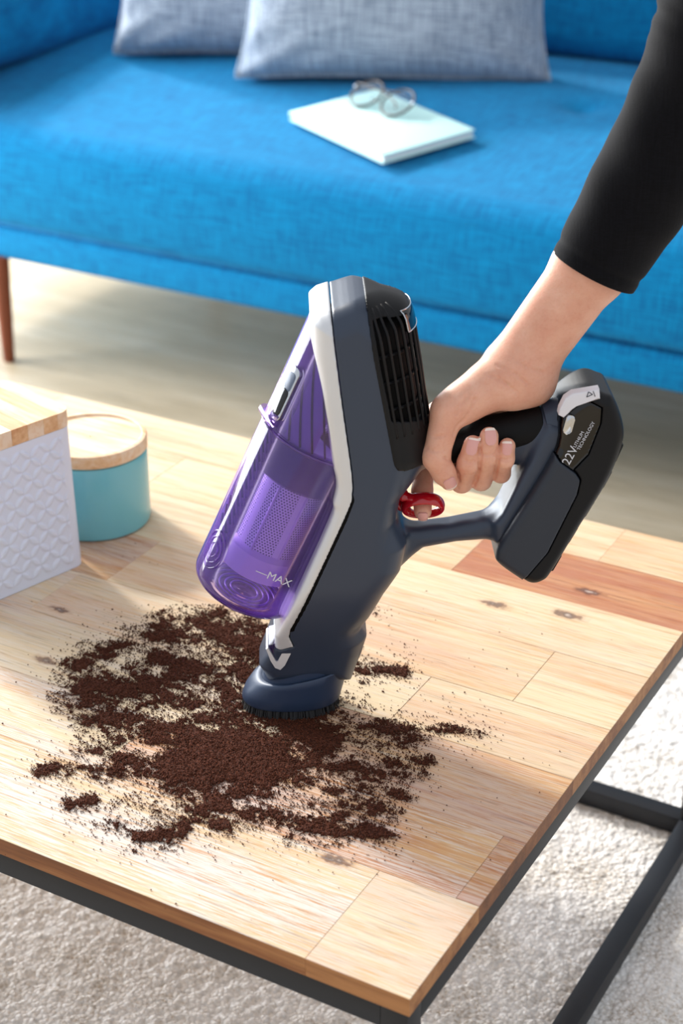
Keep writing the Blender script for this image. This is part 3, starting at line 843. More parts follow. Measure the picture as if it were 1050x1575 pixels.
def surf_main(u, v):
    """near-side height of the main body over (u, v) sampled from the voxel field"""
    ax = VOX['ax']; lo = VOX['lo']
    i = int(round((u-lo[0])/H)); j = int(round((v-lo[1])/H))
    i = min(max(i, 0), len(ax[0])-1); j = min(max(j, 0), len(ax[1])-1)
    col = VOX['main'][i, j]; n = len(col)
    for k in range(n-1, 0, -1):
        if col[k] < 0:
            a, b = col[k], (col[k+1] if k+1 < n else 1); return ax[2][k]+H*(-a/(b-a))
    return None
def surf_ray(v, u_c, phi):
    """distance from (u_c, v, 0) along direction phi (0 = +u, 90 = +w) to the main body's surface"""
    ax = VOX['ax']; lo = VOX['lo']; m = VOX['main']
    j = min(max(int(round((v-lo[1])/H)), 0), len(ax[1])-1)
    prev = None
    for r in np.arange(.0, .075, .0005):
        u = u_c+r*math.cos(phi); w = r*math.sin(phi)
        i = (u-lo[0])/H; k = (w-lo[2])/H
        if not (0 <= i < len(ax[0])-1 and 0 <= k < len(ax[2])-1): break
        i0, k0 = int(i), int(k); fi, fk = i-i0, k-k0
        val = (m[i0, j, k0]*(1-fi)+m[i0+1, j, k0]*fi)*(1-fk)+(m[i0, j, k0+1]*(1-fi)+m[i0+1, j, k0+1]*fi)*fk
        if prev is not None and val > 0: return r-.0005*val/(val-prev+1e-9)
        prev = val
    return None

def vent_slats():
    va, vb = P2(600, 452)[1], P2(640, 640)[1]
    for k, deg in enumerate((72, 63, 52.5, 42, 31.5, 21, 10.5, 0, -10.5, -21, -31.5, -42, -52.5)):
        phi = math.radians(deg); path = []
        for t in np.linspace(0, 1, 26):
            v = va+(vb-va)*t
            if -20 < deg < 34 and t < .17: continue
            ur = np.interp(v, [P2(657, 640)[1], P2(628, 465)[1]], [P2(657, 640)[0], P2(628, 465)[0]])
            r = surf_ray(v, ur-.040, phi)
            if r is None or r < .014: continue
            path.append((ur-.040+(r+.0004)*math.cos(phi), v, (r+.0004)*math.sin(phi)))
        if len(path) < 5: continue
        v, f = tube(path, .0013, 10); link_mesh('vent_slat', v, f, MATS['black_plastic'], VAC)
    # cross bars behind the slats
    for y in (520, 560, 600):
        path = []
        for deg in np.linspace(84, -50, 30):
            v = P2(620, y)[1]; ur = np.interp(v, [P2(657, 640)[1], P2(628, 465)[1]], [P2(657, 640)[0], P2(628, 465)[0]])
            r = surf_ray(v, ur-.040, math.radians(deg))
            if r: path.append((ur-.040+(r-.0032)*math.cos(math.radians(deg)), v, (r-.0032)*math.sin(math.radians(deg))))
        v, f = tube(path, .0016, 8); link_mesh('vent_crossbar', v, f, MATS['black_plastic'], VAC)
    # indicator window at the top of the rear
    V = []; rows_ = np.linspace(P2(615, 462)[1], P2(628, 492)[1], 9); degs = np.linspace(-22, 36, 14)
    Vs = []
    for off in (.0022, -.001):
        for v in rows_:
            for dg in degs:
                ur = np.interp(v, [P2(657, 640)[1], P2(628, 465)[1]], [P2(657, 640)[0], P2(628, 465)[0]])
                r = surf_ray(v, ur-.040, math.radians(dg)) or .03
                Vs.append((ur-.040+(r+off)*math.cos(math.radians(dg)), v, (r+off)*math.sin(math.radians(dg))))
    n1, n2 = 9, 14; Fc = []
    for L in (0, 1):
        for i in range(n1-1):
            for j in range(n2-1):
                a = L*n1*n2+i*n2+j; q = (a, a+1, a+n2+1, a+n2); Fc.append(q if L == 0 else q[::-1])
    per = [(0, j) for j in range(n2)]+[(i, n2-1) for i in range(1, n1)]+[(n1-1, j) for j in range(n2-2, -1, -1)]+[(i, 0) for i in range(n1-2, 0, -1)]
    for a, b in zip(per, per[1:]+per[:1]):
        p, q = a[0]*n2+a[1], b[0]*n2+b[1]; Fc.append((p, p+n1*n2, q+n1*n2, q))
    o = link_mesh('indicator_window', Vs, Fc, MATS['black_gloss'], VAC, True, 40)
    # slim highlight frame around the window
    pts = [Vs[a[0]*n2+a[1]] for a in per]
    v, f = tube(pts, .0006, 6, True); link_mesh('window_frame', v, f, MATS['chrome'], o)
vent_slats()

# ---- dust cup
def uvify(o, fn):
    me = o.data; uv = me.uv_layers.new(name='UVMap')
    co = [v.co for v in me.vertices]
    for p in me.polygons:
        vals = [fn(co[vi]) for vi in p.vertices]
        m = max(x for x, _ in vals)
        for li, (a, b) in zip(p.loop_indices, vals):
            uv.data[li].uv = (a, b)
def cut_front(V, Fc, margin=-.006):
    """drop faces lying well inside the body"""
    V = np.array(V); d = sd_poly(VOX['outer'], V[:, 0], V[:, 1])
    a, b = P2(575, 430), P2(470, 1010)
    right = (V[:, 0]-a[0])*(b[1]-a[1])-(V[:, 1]-a[1])*(b[0]-a[0])      # < 0 on the body's rear side
    rear = right*math.copysign(1, (P2(700, 700)[0]-a[0])*(b[1]-a[1])-(P2(700, 700)[1]-a[1])*(b[0]-a[0])) > 0
    high = V[:, 1] > P2(480, 500, .03)[1]
    return V, [f for f in Fc if max(d[list(f)]) > margin and not any(rear[list(f)]) and not any(high[list(f)])]
def build_cup():
    prof = []
    s_bot = -.004
    for k in range(9):
        a = math.pi/2*k/8; prof.append((CR-.014+.014*math.sin(a), s_bot+.014*(1-math.cos(a))))
    prof = [(.001, s_bot-.001), (.015, s_bot-.001), (.028, s_bot-.0004)]+prof+[(CR, s) for s in np.linspace(.02, .25, 60)]
    v, f = revolve(prof, 120, CB, CD, CQ)
    v, f = cut_front(v, f)
    v = [tuple(p) for p in v]
    o = link_mesh('dust_cup', v, f, MATS['purple_clear'], VAC, True, None)
    md = o.modifiers.new('wall', 'SOLIDIFY'); md.thickness = .002; md.offset = -1
    md.use_rim = True
    def part(name, prof, mat, n=96, sharp=35, R=None, cut=True, parent=None):
        v, f = revolve(prof, n, CB, CD, CQ)
        if cut: v, f = cut_front(v, f, -.012)
        return link_mesh(name, [tuple(p) for p in v], f, MATS[mat], parent or VAC, True, sharp)
    sc = lambda x, y, R: s_of(x, y, R)
    # motor housing seen through the upper cover
    s_ring = s_of(455, 690, .043); s_ring2 = s_of(430, 745, .041)
    part('motor_housing', [(.001, s_ring), (.041, s_ring), (.0415, s_ring+.003), (.0415, .25), (.001, .25)], 'purple_solid')
    part('cyclone_ring', [(.001, s_ring2-.003), (.036, s_ring2-.003), (.0405, s_ring2), (.0425, s_ring-.006), (.0438, s_ring-.004), (.0438, s_ring+.001), (.001, s_ring+.001)], 'purple_dark')
    s_f0 = s_of(400, 852, .027); s_f1 = s_ring2-.002
    fo = part('filter_mesh', [(.0275, s_f0), (.0275, s_f1)], 'perforated', 96, None, cut=False)
    def uvfn(c):
        p = np.array(c)-CB; s = p@CD; a = math.atan2(p@CQ, p[2])
        return (a*.0275/.0025+100, s/.0022+100)
    uvify(fo, uvfn)
    for dg in (-150, -100, -50, 0, 50, 100, 150):
        v, f = tube([cyl(s_f0, dg+20, .0279), cyl(s_f1, dg+20, .0279)], .0011, 8); link_mesh('filter_rib', v, f, MATS['purple_pale'], VAC)
    part('filter_skirt', [(.0275, s_f0+.001), (.0315, s_f0-.003), (.0335, s_f0-.020), (.0330, s_f0-.022), (.001, s_f0-.020)], 'purple_pale', cut=False)
    # rings moulded in the floor of the cup
    for r in (.012, .017, .022, .027, .032, .037):
        v, f = tube([CB+CD*(s_bot+.003)+r*(math.cos(t)*CQ+math.sin(t)*np.array([0, 0, 1])) for t in np.linspace(0, 2*math.pi, 64, endpoint=False)], .0008, 6, True)
        link_mesh('floor_ring', v, f, MATS['purple_solid'], VAC)
    # slanted ribs of the motor housing
    for k in range(13):
        a0 = -165+k*14.5; path = []
        for t in np.linspace(0, 1, 24):
            s = s_ring+.002+t*.13; a = a0+70-t*82
            if a < -95 or a > 95: continue
            p = cyl(s, a, .0421)
            if sd_poly(VOX['outer'], np.array([p[0]]), np.array([p[1]]))[0] < -.003 or p[1] > P2(480, 505, .03)[1] or p[0] > P2(530, 700)[0]: continue
            path.append(p)
        if len(path) > 3:
            v, f = tube(path, .0009, 6); link_mesh('housing_rib', v, f, MATS['dark_void'], VAC)
    # fine lines moulded along the front of the cup
    for k in range(12):
        s0 = .045+k*.0085
        pts = [cyl(s0+t*.016, -58+t*-24, .0445) for t in np.linspace(0, 1, 8)]
        v, f = tube(pts, .0005, 6); link_mesh('grip_line', v, f, MATS['purple_dark'], VAC)
    # collar seam of the upper cover
    v, f = tube([cyl(s_ring+.0005, a, .0464) for a in np.linspace(-110, 48, 50)], .0011, 8); link_mesh('cover_seam', v, f, MATS['purple_clear'], VAC)
    # emptying hinge and latch on the front edge
    def frame(s, dg, R):
        p = cyl(s, dg, R); n = p-(CB+CD*((p-CB)@CD)); n /= np.linalg.norm(n); t = np.cross(CD, n)
        return Matrix(((t[0], CD[0], n[0], p[0]), (t[1], CD[1], n[1], p[1]), (t[2], CD[2], n[2], p[2]), (0, 0, 0, 1)))
    sl = s_of(431, 592, CR, edge=True); 
    la = empty('release_latch'); la.parent = VAC; la.matrix_local = frame(sl, -62, CR-.0005)
    pr = rounded_rect(.014, .046, .005, 6)
    link_bm('latch_frame', prism(pr, -.003, .0018, .0006), MATS['chrome'], la)
    link_bm('latch_button', prism(rounded_rect(.0100, .022, .003, 5), -.001, .0026, .0006), MATS['black_gloss'], la).location = (0, -.0075, 0)
    link_bm('latch_window', prism(rounded_rect(.0100, .015, .003, 5), -.001, .0022, .0004), MATS['collar_blue'], la).location = (0, .0105, 0)
    sh = s_of(412, 632, CR, edge=True)
    M = frame(sh, -70, CR-.001)
    p0 = M @ Vector((-.011, 0, .003)); p1 = M @ Vector((.011, 0, .003))
    v, f = tube([p0, p1], .0045, 14); link_mesh('hinge_knuckle', v, f, MATS['purple_clear'], VAC, True, 40)
    # round boss low on the front
    sb = s_of(322, 832, CR, edge=True); M = frame(sb, -62, CR+.0005)
    for r in (.005, .009, .013):
        pts = [M @ Vector((r*math.cos(t), 1.25*r*math.sin(t), -(r*math.cos(t))**2/(2*CR))) for t in np.linspace(0, 2*math.pi, 40, endpoint=False)]
        v, f = tube(pts, .0007, 6, True); link_mesh('cup_boss', v, f, MATS['purple_clear'], VAC)
    # MAX mark
    sm, am = sa_of(401, 880, CR)
    text_on('max_mark', '\u2014MAX', frame(sm, am, CR+.0004), .0095, 'print_white', VAC, shift=(-.004, 0))
def s_of(x, y, R, edge=False): return sa_of(x, y, R, edge)[0]
def sa_of(x, y, R, edge=False):
    d = ray(x, y); o = CAM-O
    o = np.array([o@Uu, o@Vv, o@Nn]); d = np.array([d@Uu, d@Vv, d@Nn])
    oc = o-CB; a = d-CD*(d@CD); b = oc-CD*(oc@CD)
    A_, B_, C_ = a@a, 2*a@b, b@b-R*R; disc = B_*B_-4*A_*C_
    t = (-B_-math.sqrt(disc))/(2*A_) if disc > 0 else -B_/(2*A_)
    p = oc+d*t; s = p@CD; q = p-CD*s
    return s, math.degrees(math.atan2(q@CQ, q[2]))
def text_on(name, body, M, size, mat, parent, extrude=.00012, shift=(0, 0), align='LEFT'):
    cu = bpy.data.curves.new(name, 'FONT'); cu.body = body; cu.size = size; cu.extrude = extrude; cu.align_x = align; cu.align_y = 'CENTER'
    ob = bpy.data.objects.new(name+'_curve', cu); COL.objects.link(ob)
    bpy.context.view_layer.update()
    me = bpy.data.meshes.new_from_object(ob.evaluated_get(bpy.context.evaluated_depsgraph_get()))
    bpy.data.objects.remove(ob); bpy.data.curves.remove(cu)
    me.transform(Matrix.Translation((shift[0], shift[1], 0)))
    me.materials.clear()
    o = link_me(name, me, MATS[mat], None, False); o.parent = parent; o.matrix_local = M
    return o
build_cup()

# ---- cup outlet lip under the trim
def outlet():
    pts = PL([(409, 996, 30), (416, 1014, 30), (423, 1025, 30), (431, 1028, 30), (438, 1021, 30), (448, 1001, 30), (433, 1003, 30), (427, 1015, 30), (424, 1015, 30), (412, 994, 30)])
    bm = bmesh.new()
    lo = [bm.verts.new((p[0], p[1], .0)) for p in pts]; hi = [bm.verts.new((p[0], p[1], .0325)) for p in pts]
    bm.faces.new(hi); bm.faces.new(lo[::-1])
    for i in range(len(pts)): bm.faces.new((lo[i-1], lo[i], hi[i], hi[i-1]))
    bmesh.ops.recalc_face_normals(bm, faces=bm.faces)
    link_bm('outlet_lip', bm, MATS['trim_silver'], VAC, True, 30)
    pts = PL([(413, 990, 28), (428, 1018, 28), (436, 1012, 28), (444, 996, 28), (432, 985, 28)])
    link_bm('outlet_duct', prism([tuple(p) for p in pts], .0, .0305), MATS['purple_clear'], VAC, True, 30)
outlet()

# ---- collar and brush
def oval_ring(cu, v, a, b, tilt=0, n=72, pw=2.3):
    out = []
    for k in range(n):
        t = 2*math.pi*k/n; c, s = math.cos(t), math.sin(t)
        x = a*math.copysign(abs(c)**(2/pw), c); z = b*math.copysign(abs(s)**(2/pw), s)
        out.append((cu+x, v+tilt*x, z))
    return out
def loft(rings, cap=True):
    n = len(rings[0]); V = [p for r in rings for p in r]; Fc = []
    for i in range(len(rings)-1):
        for k in range(n): Fc.append((i*n+k, (i+1)*n+k, (i+1)*n+(k+1) % n, i*n+(k+1) % n))
    if cap: Fc.append(tuple(range(n))); Fc.append(tuple(range((len(rings)-1)*n, len(rings)*n))[::-1])
    return V, Fc
def nozzle():
    rings = [oval_ring(.000, .0095, .0385, .0250), oval_ring(.000, .0085, .0405, .0268), oval_ring(.0005, .0105, .0418, .0280), oval_ring(.003, .019, .0415, .0285, .02), oval_ring(.008, .031, .0405, .0290, .10),
             oval_ring(.0125, .0385, .0418, .0302, .24), oval_ring(.0130, .0396, .0405, .0292, .24), oval_ring(.0135, .0388, .0375, .0268, .24), oval_ring(.012, .028, .035, .025, .12)]
    v, f = loft(rings); link_mesh('brush_collar', v, f, MATS['collar_blue'], VAC, True, 60)
    # inner neck from collar to body
    rings = [oval_ring(.011, .028, .036, .0262, .1), oval_ring(.016, .045, .0372, .0272, .10), oval_ring(.021, .060, .0375, .0278, .0)]
    v, f = loft(rings); link_mesh('nozzle_neck', v, f, MATS['collar_blue'], VAC, True, 60)
    # bristles: a dense oval fringe
    r2 = random.Random(3); V = []; Fc = []
    for k in range(900):
        t = r2.uniform(0, 2*math.pi); q = r2.choice((1, .97, .94, .9, .85))
        x, z = .0392*q*math.copysign(abs(math.cos(t))**.87, math.cos(t)), .0256*q*math.copysign(abs(math.sin(t))**.87, math.sin(t))
        ln = r2.uniform(-.0004, .0012); sp = 1.03+r2.uniform(0, .05); w = .00042
        dx, dz = -math.sin(t)*w, math.cos(t)*w
        ix, iz = -math.cos(t)*w, -math.sin(t)*w
        top = (x, .0105, z); bot = (x*sp+r2.uniform(-.0008, .0008), max(.0002, ln), z*sp+r2.uniform(-.0008, .0008))
        o = len(V)
        V += [(top[0]+dx, top[1], top[2]+dz), (top[0]-dx, top[1], top[2]-dz), (top[0]+ix, top[1], top[2]+iz), (bot[0]+dx, bot[1], bot[2]+dz), (bot[0]-dx, bot[1], bot[2]-dz), (bot[0]+ix, bot[1], bot[2]+iz)]
        Fc += [(o, o+1, o+4, o+3), (o+1, o+2, o+5, o+4), (o+2, o, o+3, o+5), (o+3, o+4, o+5)]
    tag(link_mesh('bristles', V, Fc, MATS['bristle'], VAC, False), kind='stuff')
    rings = [oval_ring(0, .0012, .0360, .0228), oval_ring(0, .0100, .0365, .0235)]
    v, f = loft(rings); link_mesh('brush_core', v, f, MATS['bristle'], VAC, True, 40)
nozzle()

# ---- battery
def battery():
    h = .0012
    poly = PL([(862, 648, 30), (876, 616, 20), (905, 591, 10), (928, 596, 10), (944, 612, 20), (957, 650, 20), (955, 682, 20), (932, 738, 20), (890, 806, 20), (848, 874, 20), (834, 889, 20), (815, 893, 20), (796, 886, 25), (768, 868, 28), (763, 855, 28), (776, 826, 28), (850, 705, 28)])
    poly = np.array(smooth_path(poly, 5, True))
    lo = tuple(poly.min(0)-.01)+(-.045,); hi = tuple(poly.max(0)+.01)+(.045,)
    ax, X = grid(lo, hi, h); U2, V2 = np.meshgrid(ax[0].astype(float), ax[1].astype(float), indexing='ij'); W = X[2]
    d = sd_poly(poly, U2, V2)
    shell = extrude(d[..., None], W, .030, .009)
    # front part (blue grey side panel) and rear black shell are split along the battery's length
    split = PL([(700, 1000, 30), (740, 800, 30), (847, 690, 30), (862, 712, 32), (886, 729, 32), (893, 740, 32), (888, 762, 32), (842, 850, 30), (806, 892, 30), (790, 960, 30)])
    ds = sd_poly(split, U2, V2)
    panel = np.maximum(extrude(d[..., None]-.0003, W, .0318, .0075), ds[..., None]+.0005)
    # facet: side panel slopes in towards its front edge
    sdf_obj('battery_side_panel', panel, lo, h, MATS['panel_blue_grey'], VAC)
    rear = np.maximum(shell, -ds[..., None]+.0005)
    gloss = PL([(857, 640, 30), (874, 612, 30), (892, 610, 30), (926, 628, 30), (924, 652, 30), (905, 700, 30), (880, 726, 30), (862, 712, 30), (845, 690, 30)])
    dg = sd_poly(gloss, U2, V2)
    rear_b = np.maximum(rear, -np.maximum(dg[..., None]-.0004, .018-W))
    sdf_obj('battery_shell', rear_b, lo, h, MATS['black_plastic'], VAC)
    gl = np.maximum(np.maximum(shell+.0003, dg[..., None]+.0003), .015-W)
    sdf_obj('battery_label', gl, lo, h, MATS['black_gloss'], VAC)
    # seam ribs along the rear edge
    edge = PL([(950, 690, 12), (932, 730, 12), (905, 775, 12), (880, 815, 12), (855, 858, 12)])
    for k in range(5):
        e0 = edge[k]
        t = (edge[min(k+1, 4)]-edge[max(k-1, 0)]); t = t/np.linalg.norm(t)
        a = np.array([e0[0]-t[0]*.008-.002, e0[1]-t[1]*.008]); b = np.array([e0[0]+t[0]*.008-.002, e0[1]+t[1]*.008])
        bm = box_bm(.017, .004, .044, (0, 0, 0), .0018, 2)
        ang = math.atan2(t[1], t[0])
        bmesh.ops.rotate(bm, verts=bm.verts, matrix=Matrix.Rotation(ang, 3, 'Z')); bmesh.ops.translate(bm, verts=bm.verts, vec=Vector((e0[0]-.0018, e0[1]+.0004, 0)))
        link_bm('battery_foot_rib', bm, MATS['black_plastic'], VAC)
    # release button, latch strip, print
    def near(x, y, w): return P3(x, y, w)
    ez = math.atan2(*(P2(885, 660, .03)-P2(868, 720, .03))[::-1])
    def at_near(x, y, w, ang): return Matrix.Translation(near(x, y, w)) @ Matrix.Rotation(ang, 4, 'Z')
    o = link_bm('release_button', prism(rounded_rect(.0165, .0070, .003, 5), 0, .0025, .001), MATS['chrome'], VAC); o.matrix_local = at_near(874, 652, .0295, ez)
    axis = P2(905, 655, .03)-P2(868, 722, .03); an = math.atan2(axis[1], axis[0])
    text_on('print_voltage', '22V', at_near(869.5, 714, .0300, an), .0100, 'print_white', VAC)
    text_on('print_line', 'LITHIUM', at_near(883, 688, .0300, an), .0038, 'print_white', VAC)
    text_on('print_line', 'TECHNOLOGY', at_near(889, 692, .0300, an), .0038, 'print_white', VAC)
    # white sliding latch over the top
    pts = PL([(858, 637, 30), (860, 628, 30), (868, 612, 30), (880, 604, 30), (921, 597, 30), (922, 612, 30), (884, 621, 30), (876, 632, 30), (866, 641, 30)])
    bm = prism([tuple(p) for p in pts][::-1], .0235, .0325, .0012); link_bm('battery_latch', bm, MATS['latch_white'], VAC, True, 35)
    tri = PL([(902, 611, 33), (911, 607, 33), (905, 603, 33)])
    for k in range(3):
        a, b = tri[k], tri[(k+1) % 3]
        v, f = tube([(a[0], a[1], .0327), (b[0], b[1], .0327)], .0003, 6); link_mesh('arrow_mark', v, f, MATS['panel_blue_grey'], VAC)
    a, b = P2(915, 610, .033), P2(912, 602, .033)
    v, f = tube([(a[0], a[1], .0327), (b[0], b[1], .0327)], .0003, 6); link_mesh('arrow_mark', v, f, MATS['panel_blue_grey'], VAC)
    # collar between grip and battery
    ha, hb = VOX['ha'], VOX['hb']; dr = (hb-ha)/np.linalg.norm(hb-ha)
    v, f = revolve([(.0150, -.006), (.0182, -.005), (.0195, .004), (.0195, .012), (.012, .013)], 48, hb-dr*.002, dr, (0, 0, 1), True)
    link_mesh('handle_collar', v, f, MATS['grey_plastic'], VAC, True, 40)
battery()

# ---- trigger ring
def trigger():
    c = P3(650, 779, .004); e1 = np.array([1., 0, 0]); ph = math.radians(32); e2 = np.array([0, math.cos(ph), math.sin(ph)])
    a, b = .0155, .0125; axn = np.cross(e1, e2)
    ring = [c+a*math.cos(t)*e1+b*math.sin(t)*e2 for t in np.linspace(0, 2*math.pi, 56, endpoint=False)]
    rad = [.0028+.0006*math.sin(t) for t in np.linspace(0, 2*math.pi, 56, endpoint=False)]
    v, f = tube(ring, rad, 14, True, flat=(axn, 1.7, .85)); 
    lug = smooth_path([P3(608, 752, .004), P3(620, 762, .007), P3(636, 766, .010)], 6)
    v2, f2 = tube(lug, [.005]*3+[.0042]*5+[.003]*5, 12, False, flat=(axn, 1.3, .9))
    lug = smooth_path([P3(606, 770, .0), P3(622, 782, .0), P3(636, 790, -.002)], 6)
    v3, f3 = tube(lug, [.004]*5+[.0035]*4+[.0025]*4, 12, False, flat=(axn, 1.2, .9))
    v, f = merge((v, f), (v2, f2), (v3, f3))
    link_mesh('trigger', v, f, MATS['red_plastic'], VAC, True, 60)
trigger()

# ------------------------------------------------------------------ person: right hand, forearm, sleeve
PER = tag(empty('person', mat4=VM), 'arm of a person in a black sleeve gripping the vacuum handle', 'person')
FING = {
    'index':  [((676, 640, -31), 10.5), ((652, 712, -27), 9.0), ((649, 756, -8), 8.2), ((650, 786, 6), 7.2)],
    'middle': [((694, 634, -37), 11.0), ((702, 712, -24), 9.8), ((709.5, 741, 8), 8.5), ((720, 712, 23.5), 8.4), ((727, 684, 24.0), 7.4)],
    'ring':   [((722, 626, -37), 10.6), ((728, 704, -26), 9.4), ((739.5, 738, 6), 8.2), ((749, 700, 24), 8.3), ((752, 671, 24.5), 7.3)],
    'pinky':  [((752, 622, -33), 9.6), ((758, 696, -24), 8.4), ((770, 728, 6), 7.2), ((776, 706, 22.5), 7.1), ((780, 686, 23), 6.4)],
    'thumb':  [((742, 594, 6), 15.0), ((688, 632, 17), 12.5), ((670, 703, 27), 10.2), ((682, 727, 28), 8.6), ((691, 741, 26), 7.0)],
}
CREASES = [([(737, 686), (738, 705), (735, 728), (727, 748)], .0012), ([(765, 690), (765, 706), (763, 722), (757, 742)], .0012), ([(703, 722), (705, 738), (703, 752)], .0011), ([(681, 702), (690, 707), (701, 713)], .0008), ([(697, 671), (701, 658), (712, 647)], .0006), ([(712, 648), (724, 630), (730, 612)], .0006), ([(748, 575), (772, 586), (796, 606)], .0008), ([(764, 562), (792, 575), (812, 592)], .0006),
           ([(788, 549), (812, 566), (838, 574)], .0008), ([(700, 640), (708, 622), (722, 606)], .0005), ([(713, 708), (723, 711), (733, 709)], .0005), ([(737, 697), (749, 700), (761, 698)], .0005), ([(768, 706), (776, 708), (785, 706)], .0005), ([(655, 668), (668, 672), (684, 670)], .0005), ([(654, 688), (668, 694), (682, 692)], .0006)]
def jp(q): return P3(q[0], q[1], q[2]/1000)
def build_hand():
    h = .0012
    pts = [jp(j) for f in FING.values() for j, r in f]
    lo = (P2(630, 800)[0]-.01, P2(650, 810)[1]-.012, -.062); hi = (P2(975, 380)[0], P2(940, 380)[1]+.03, .050)
    ax, X = grid(lo, hi, h)
    d = None
    # palm: metacarpals on the far side and over the grip
    wr = jp((796, 560, -8))
    mc = []
    for nme, base in (('index', (770, 585, -10)), ('middle', (785, 585, -15)), ('ring', (800, 588, -17)), ('pinky', (812, 592, -15))):
        j, r = FING[nme][0]; mc.append(rcone(X, jp(base), jp(j), .0135, r/1000))
    palm = mc[0]
    for m in mc[1:]: palm = smin(palm, m, .012)
    # heel of the hand and ball of the thumb
    heel = rcone(X, jp((818, 592, -2)), jp((790, 604, 2)), .0135, .0125)
    ball = rcone(X, jp((790, 578, 2)), jp((712, 622, 8)), .0170, .0150)
    palm = smin(smin(palm, heel, .014), ball, .014)
    arm = econe(X, jp((798, 562, -8)), jp((907, 412, -8)), .0262, .0195, .0278, .0215)
    arm2 = econe(X, jp((907, 412, -8)), jp((1010, 258, -8)), .0278, .0215, .030, .025)
    palm = smin(palm, smin(arm, arm2, .01), .020)
    fing = None
    for nme, ch in FING.items():
        if nme == 'thumb': continue
        c = None
        for (a, ra), (b, rb) in zip(ch, ch[1:]):
            s = rcone(X, jp(a), jp(b), ra/1000, rb/1000); c = s if c is None else smin(c, s, .004)
        fing = c if fing is None else smin(fing, c, .0005)
    th = None
    ch = FING['thumb']
    for (a, ra), (b, rb) in zip(ch, ch[1:]):
        s = rcone(X, jp(a), jp(b), ra/1000, rb/1000); th = s if th is None else smin(th, s, .005)
    body = smin(palm, th, .012)
    # fingers blend into the palm only near their roots (far side)
    k = np.where(X[2] < -.010, .008, .0006)
    body = smin(body, fing, k)
    # creases: wrist, thumb joint, finger joints, pressed into the skin where they are seen
    o = CAM-O; o = np.array([o@Uu, o@Vv, o@Nn])
    def hit(x, y):
        d = ray(x, y); d = np.array([d@Uu, d@Vv, d@Nn]); d /= np.linalg.norm(d)
        t = (.050-o[2])/d[2]
        for _ in range(300):
            i = np.round((o+d*t-np.array(lo))/h).astype(int)
            if (i >= 0).all() and (i < np.array(body.shape)).all() and body[tuple(i)] < 0: return o+d*(t-.0003)
            t += .0005
        return None
    for pts, r in CREASES:
        q = [hit(*p) for p in smooth_path([(*p, 0) for p in pts], 5) for p in [(p[0], p[1])]]
        q = [p for p in q if p is not None]
        for a, b in zip(q, q[1:]):
            if np.linalg.norm(a-b) > .008: continue
            bl = np.minimum(a, b)-.006; bh = np.maximum(a, b)+.006
            i0 = np.clip(((bl-np.array(lo))/h).astype(int), 0, np.array(body.shape)-1); i1 = np.clip(((bh-np.array(lo))/h).astype(int)+1, 1, np.array(body.shape))
            sl = tuple(slice(i0[k], i1[k]) for k in range(3))
            Xs = [X[0][i0[0]:i1[0]], X[1][:, i0[1]:i1[1]], X[2][:, :, i0[2]:i1[2]]]
            body[sl] = smax(body[sl], -rcone(Xs, a, b, r, r), .0016)
    body = body.astype(np.float32)
    V, Fc = surface_nets(body, lo, h, 2)
    o = link_mesh('arm_and_hand', V, Fc, MATS['skin'], PER)
    return body, lo, h
BODY, BLO, BH = build_hand()

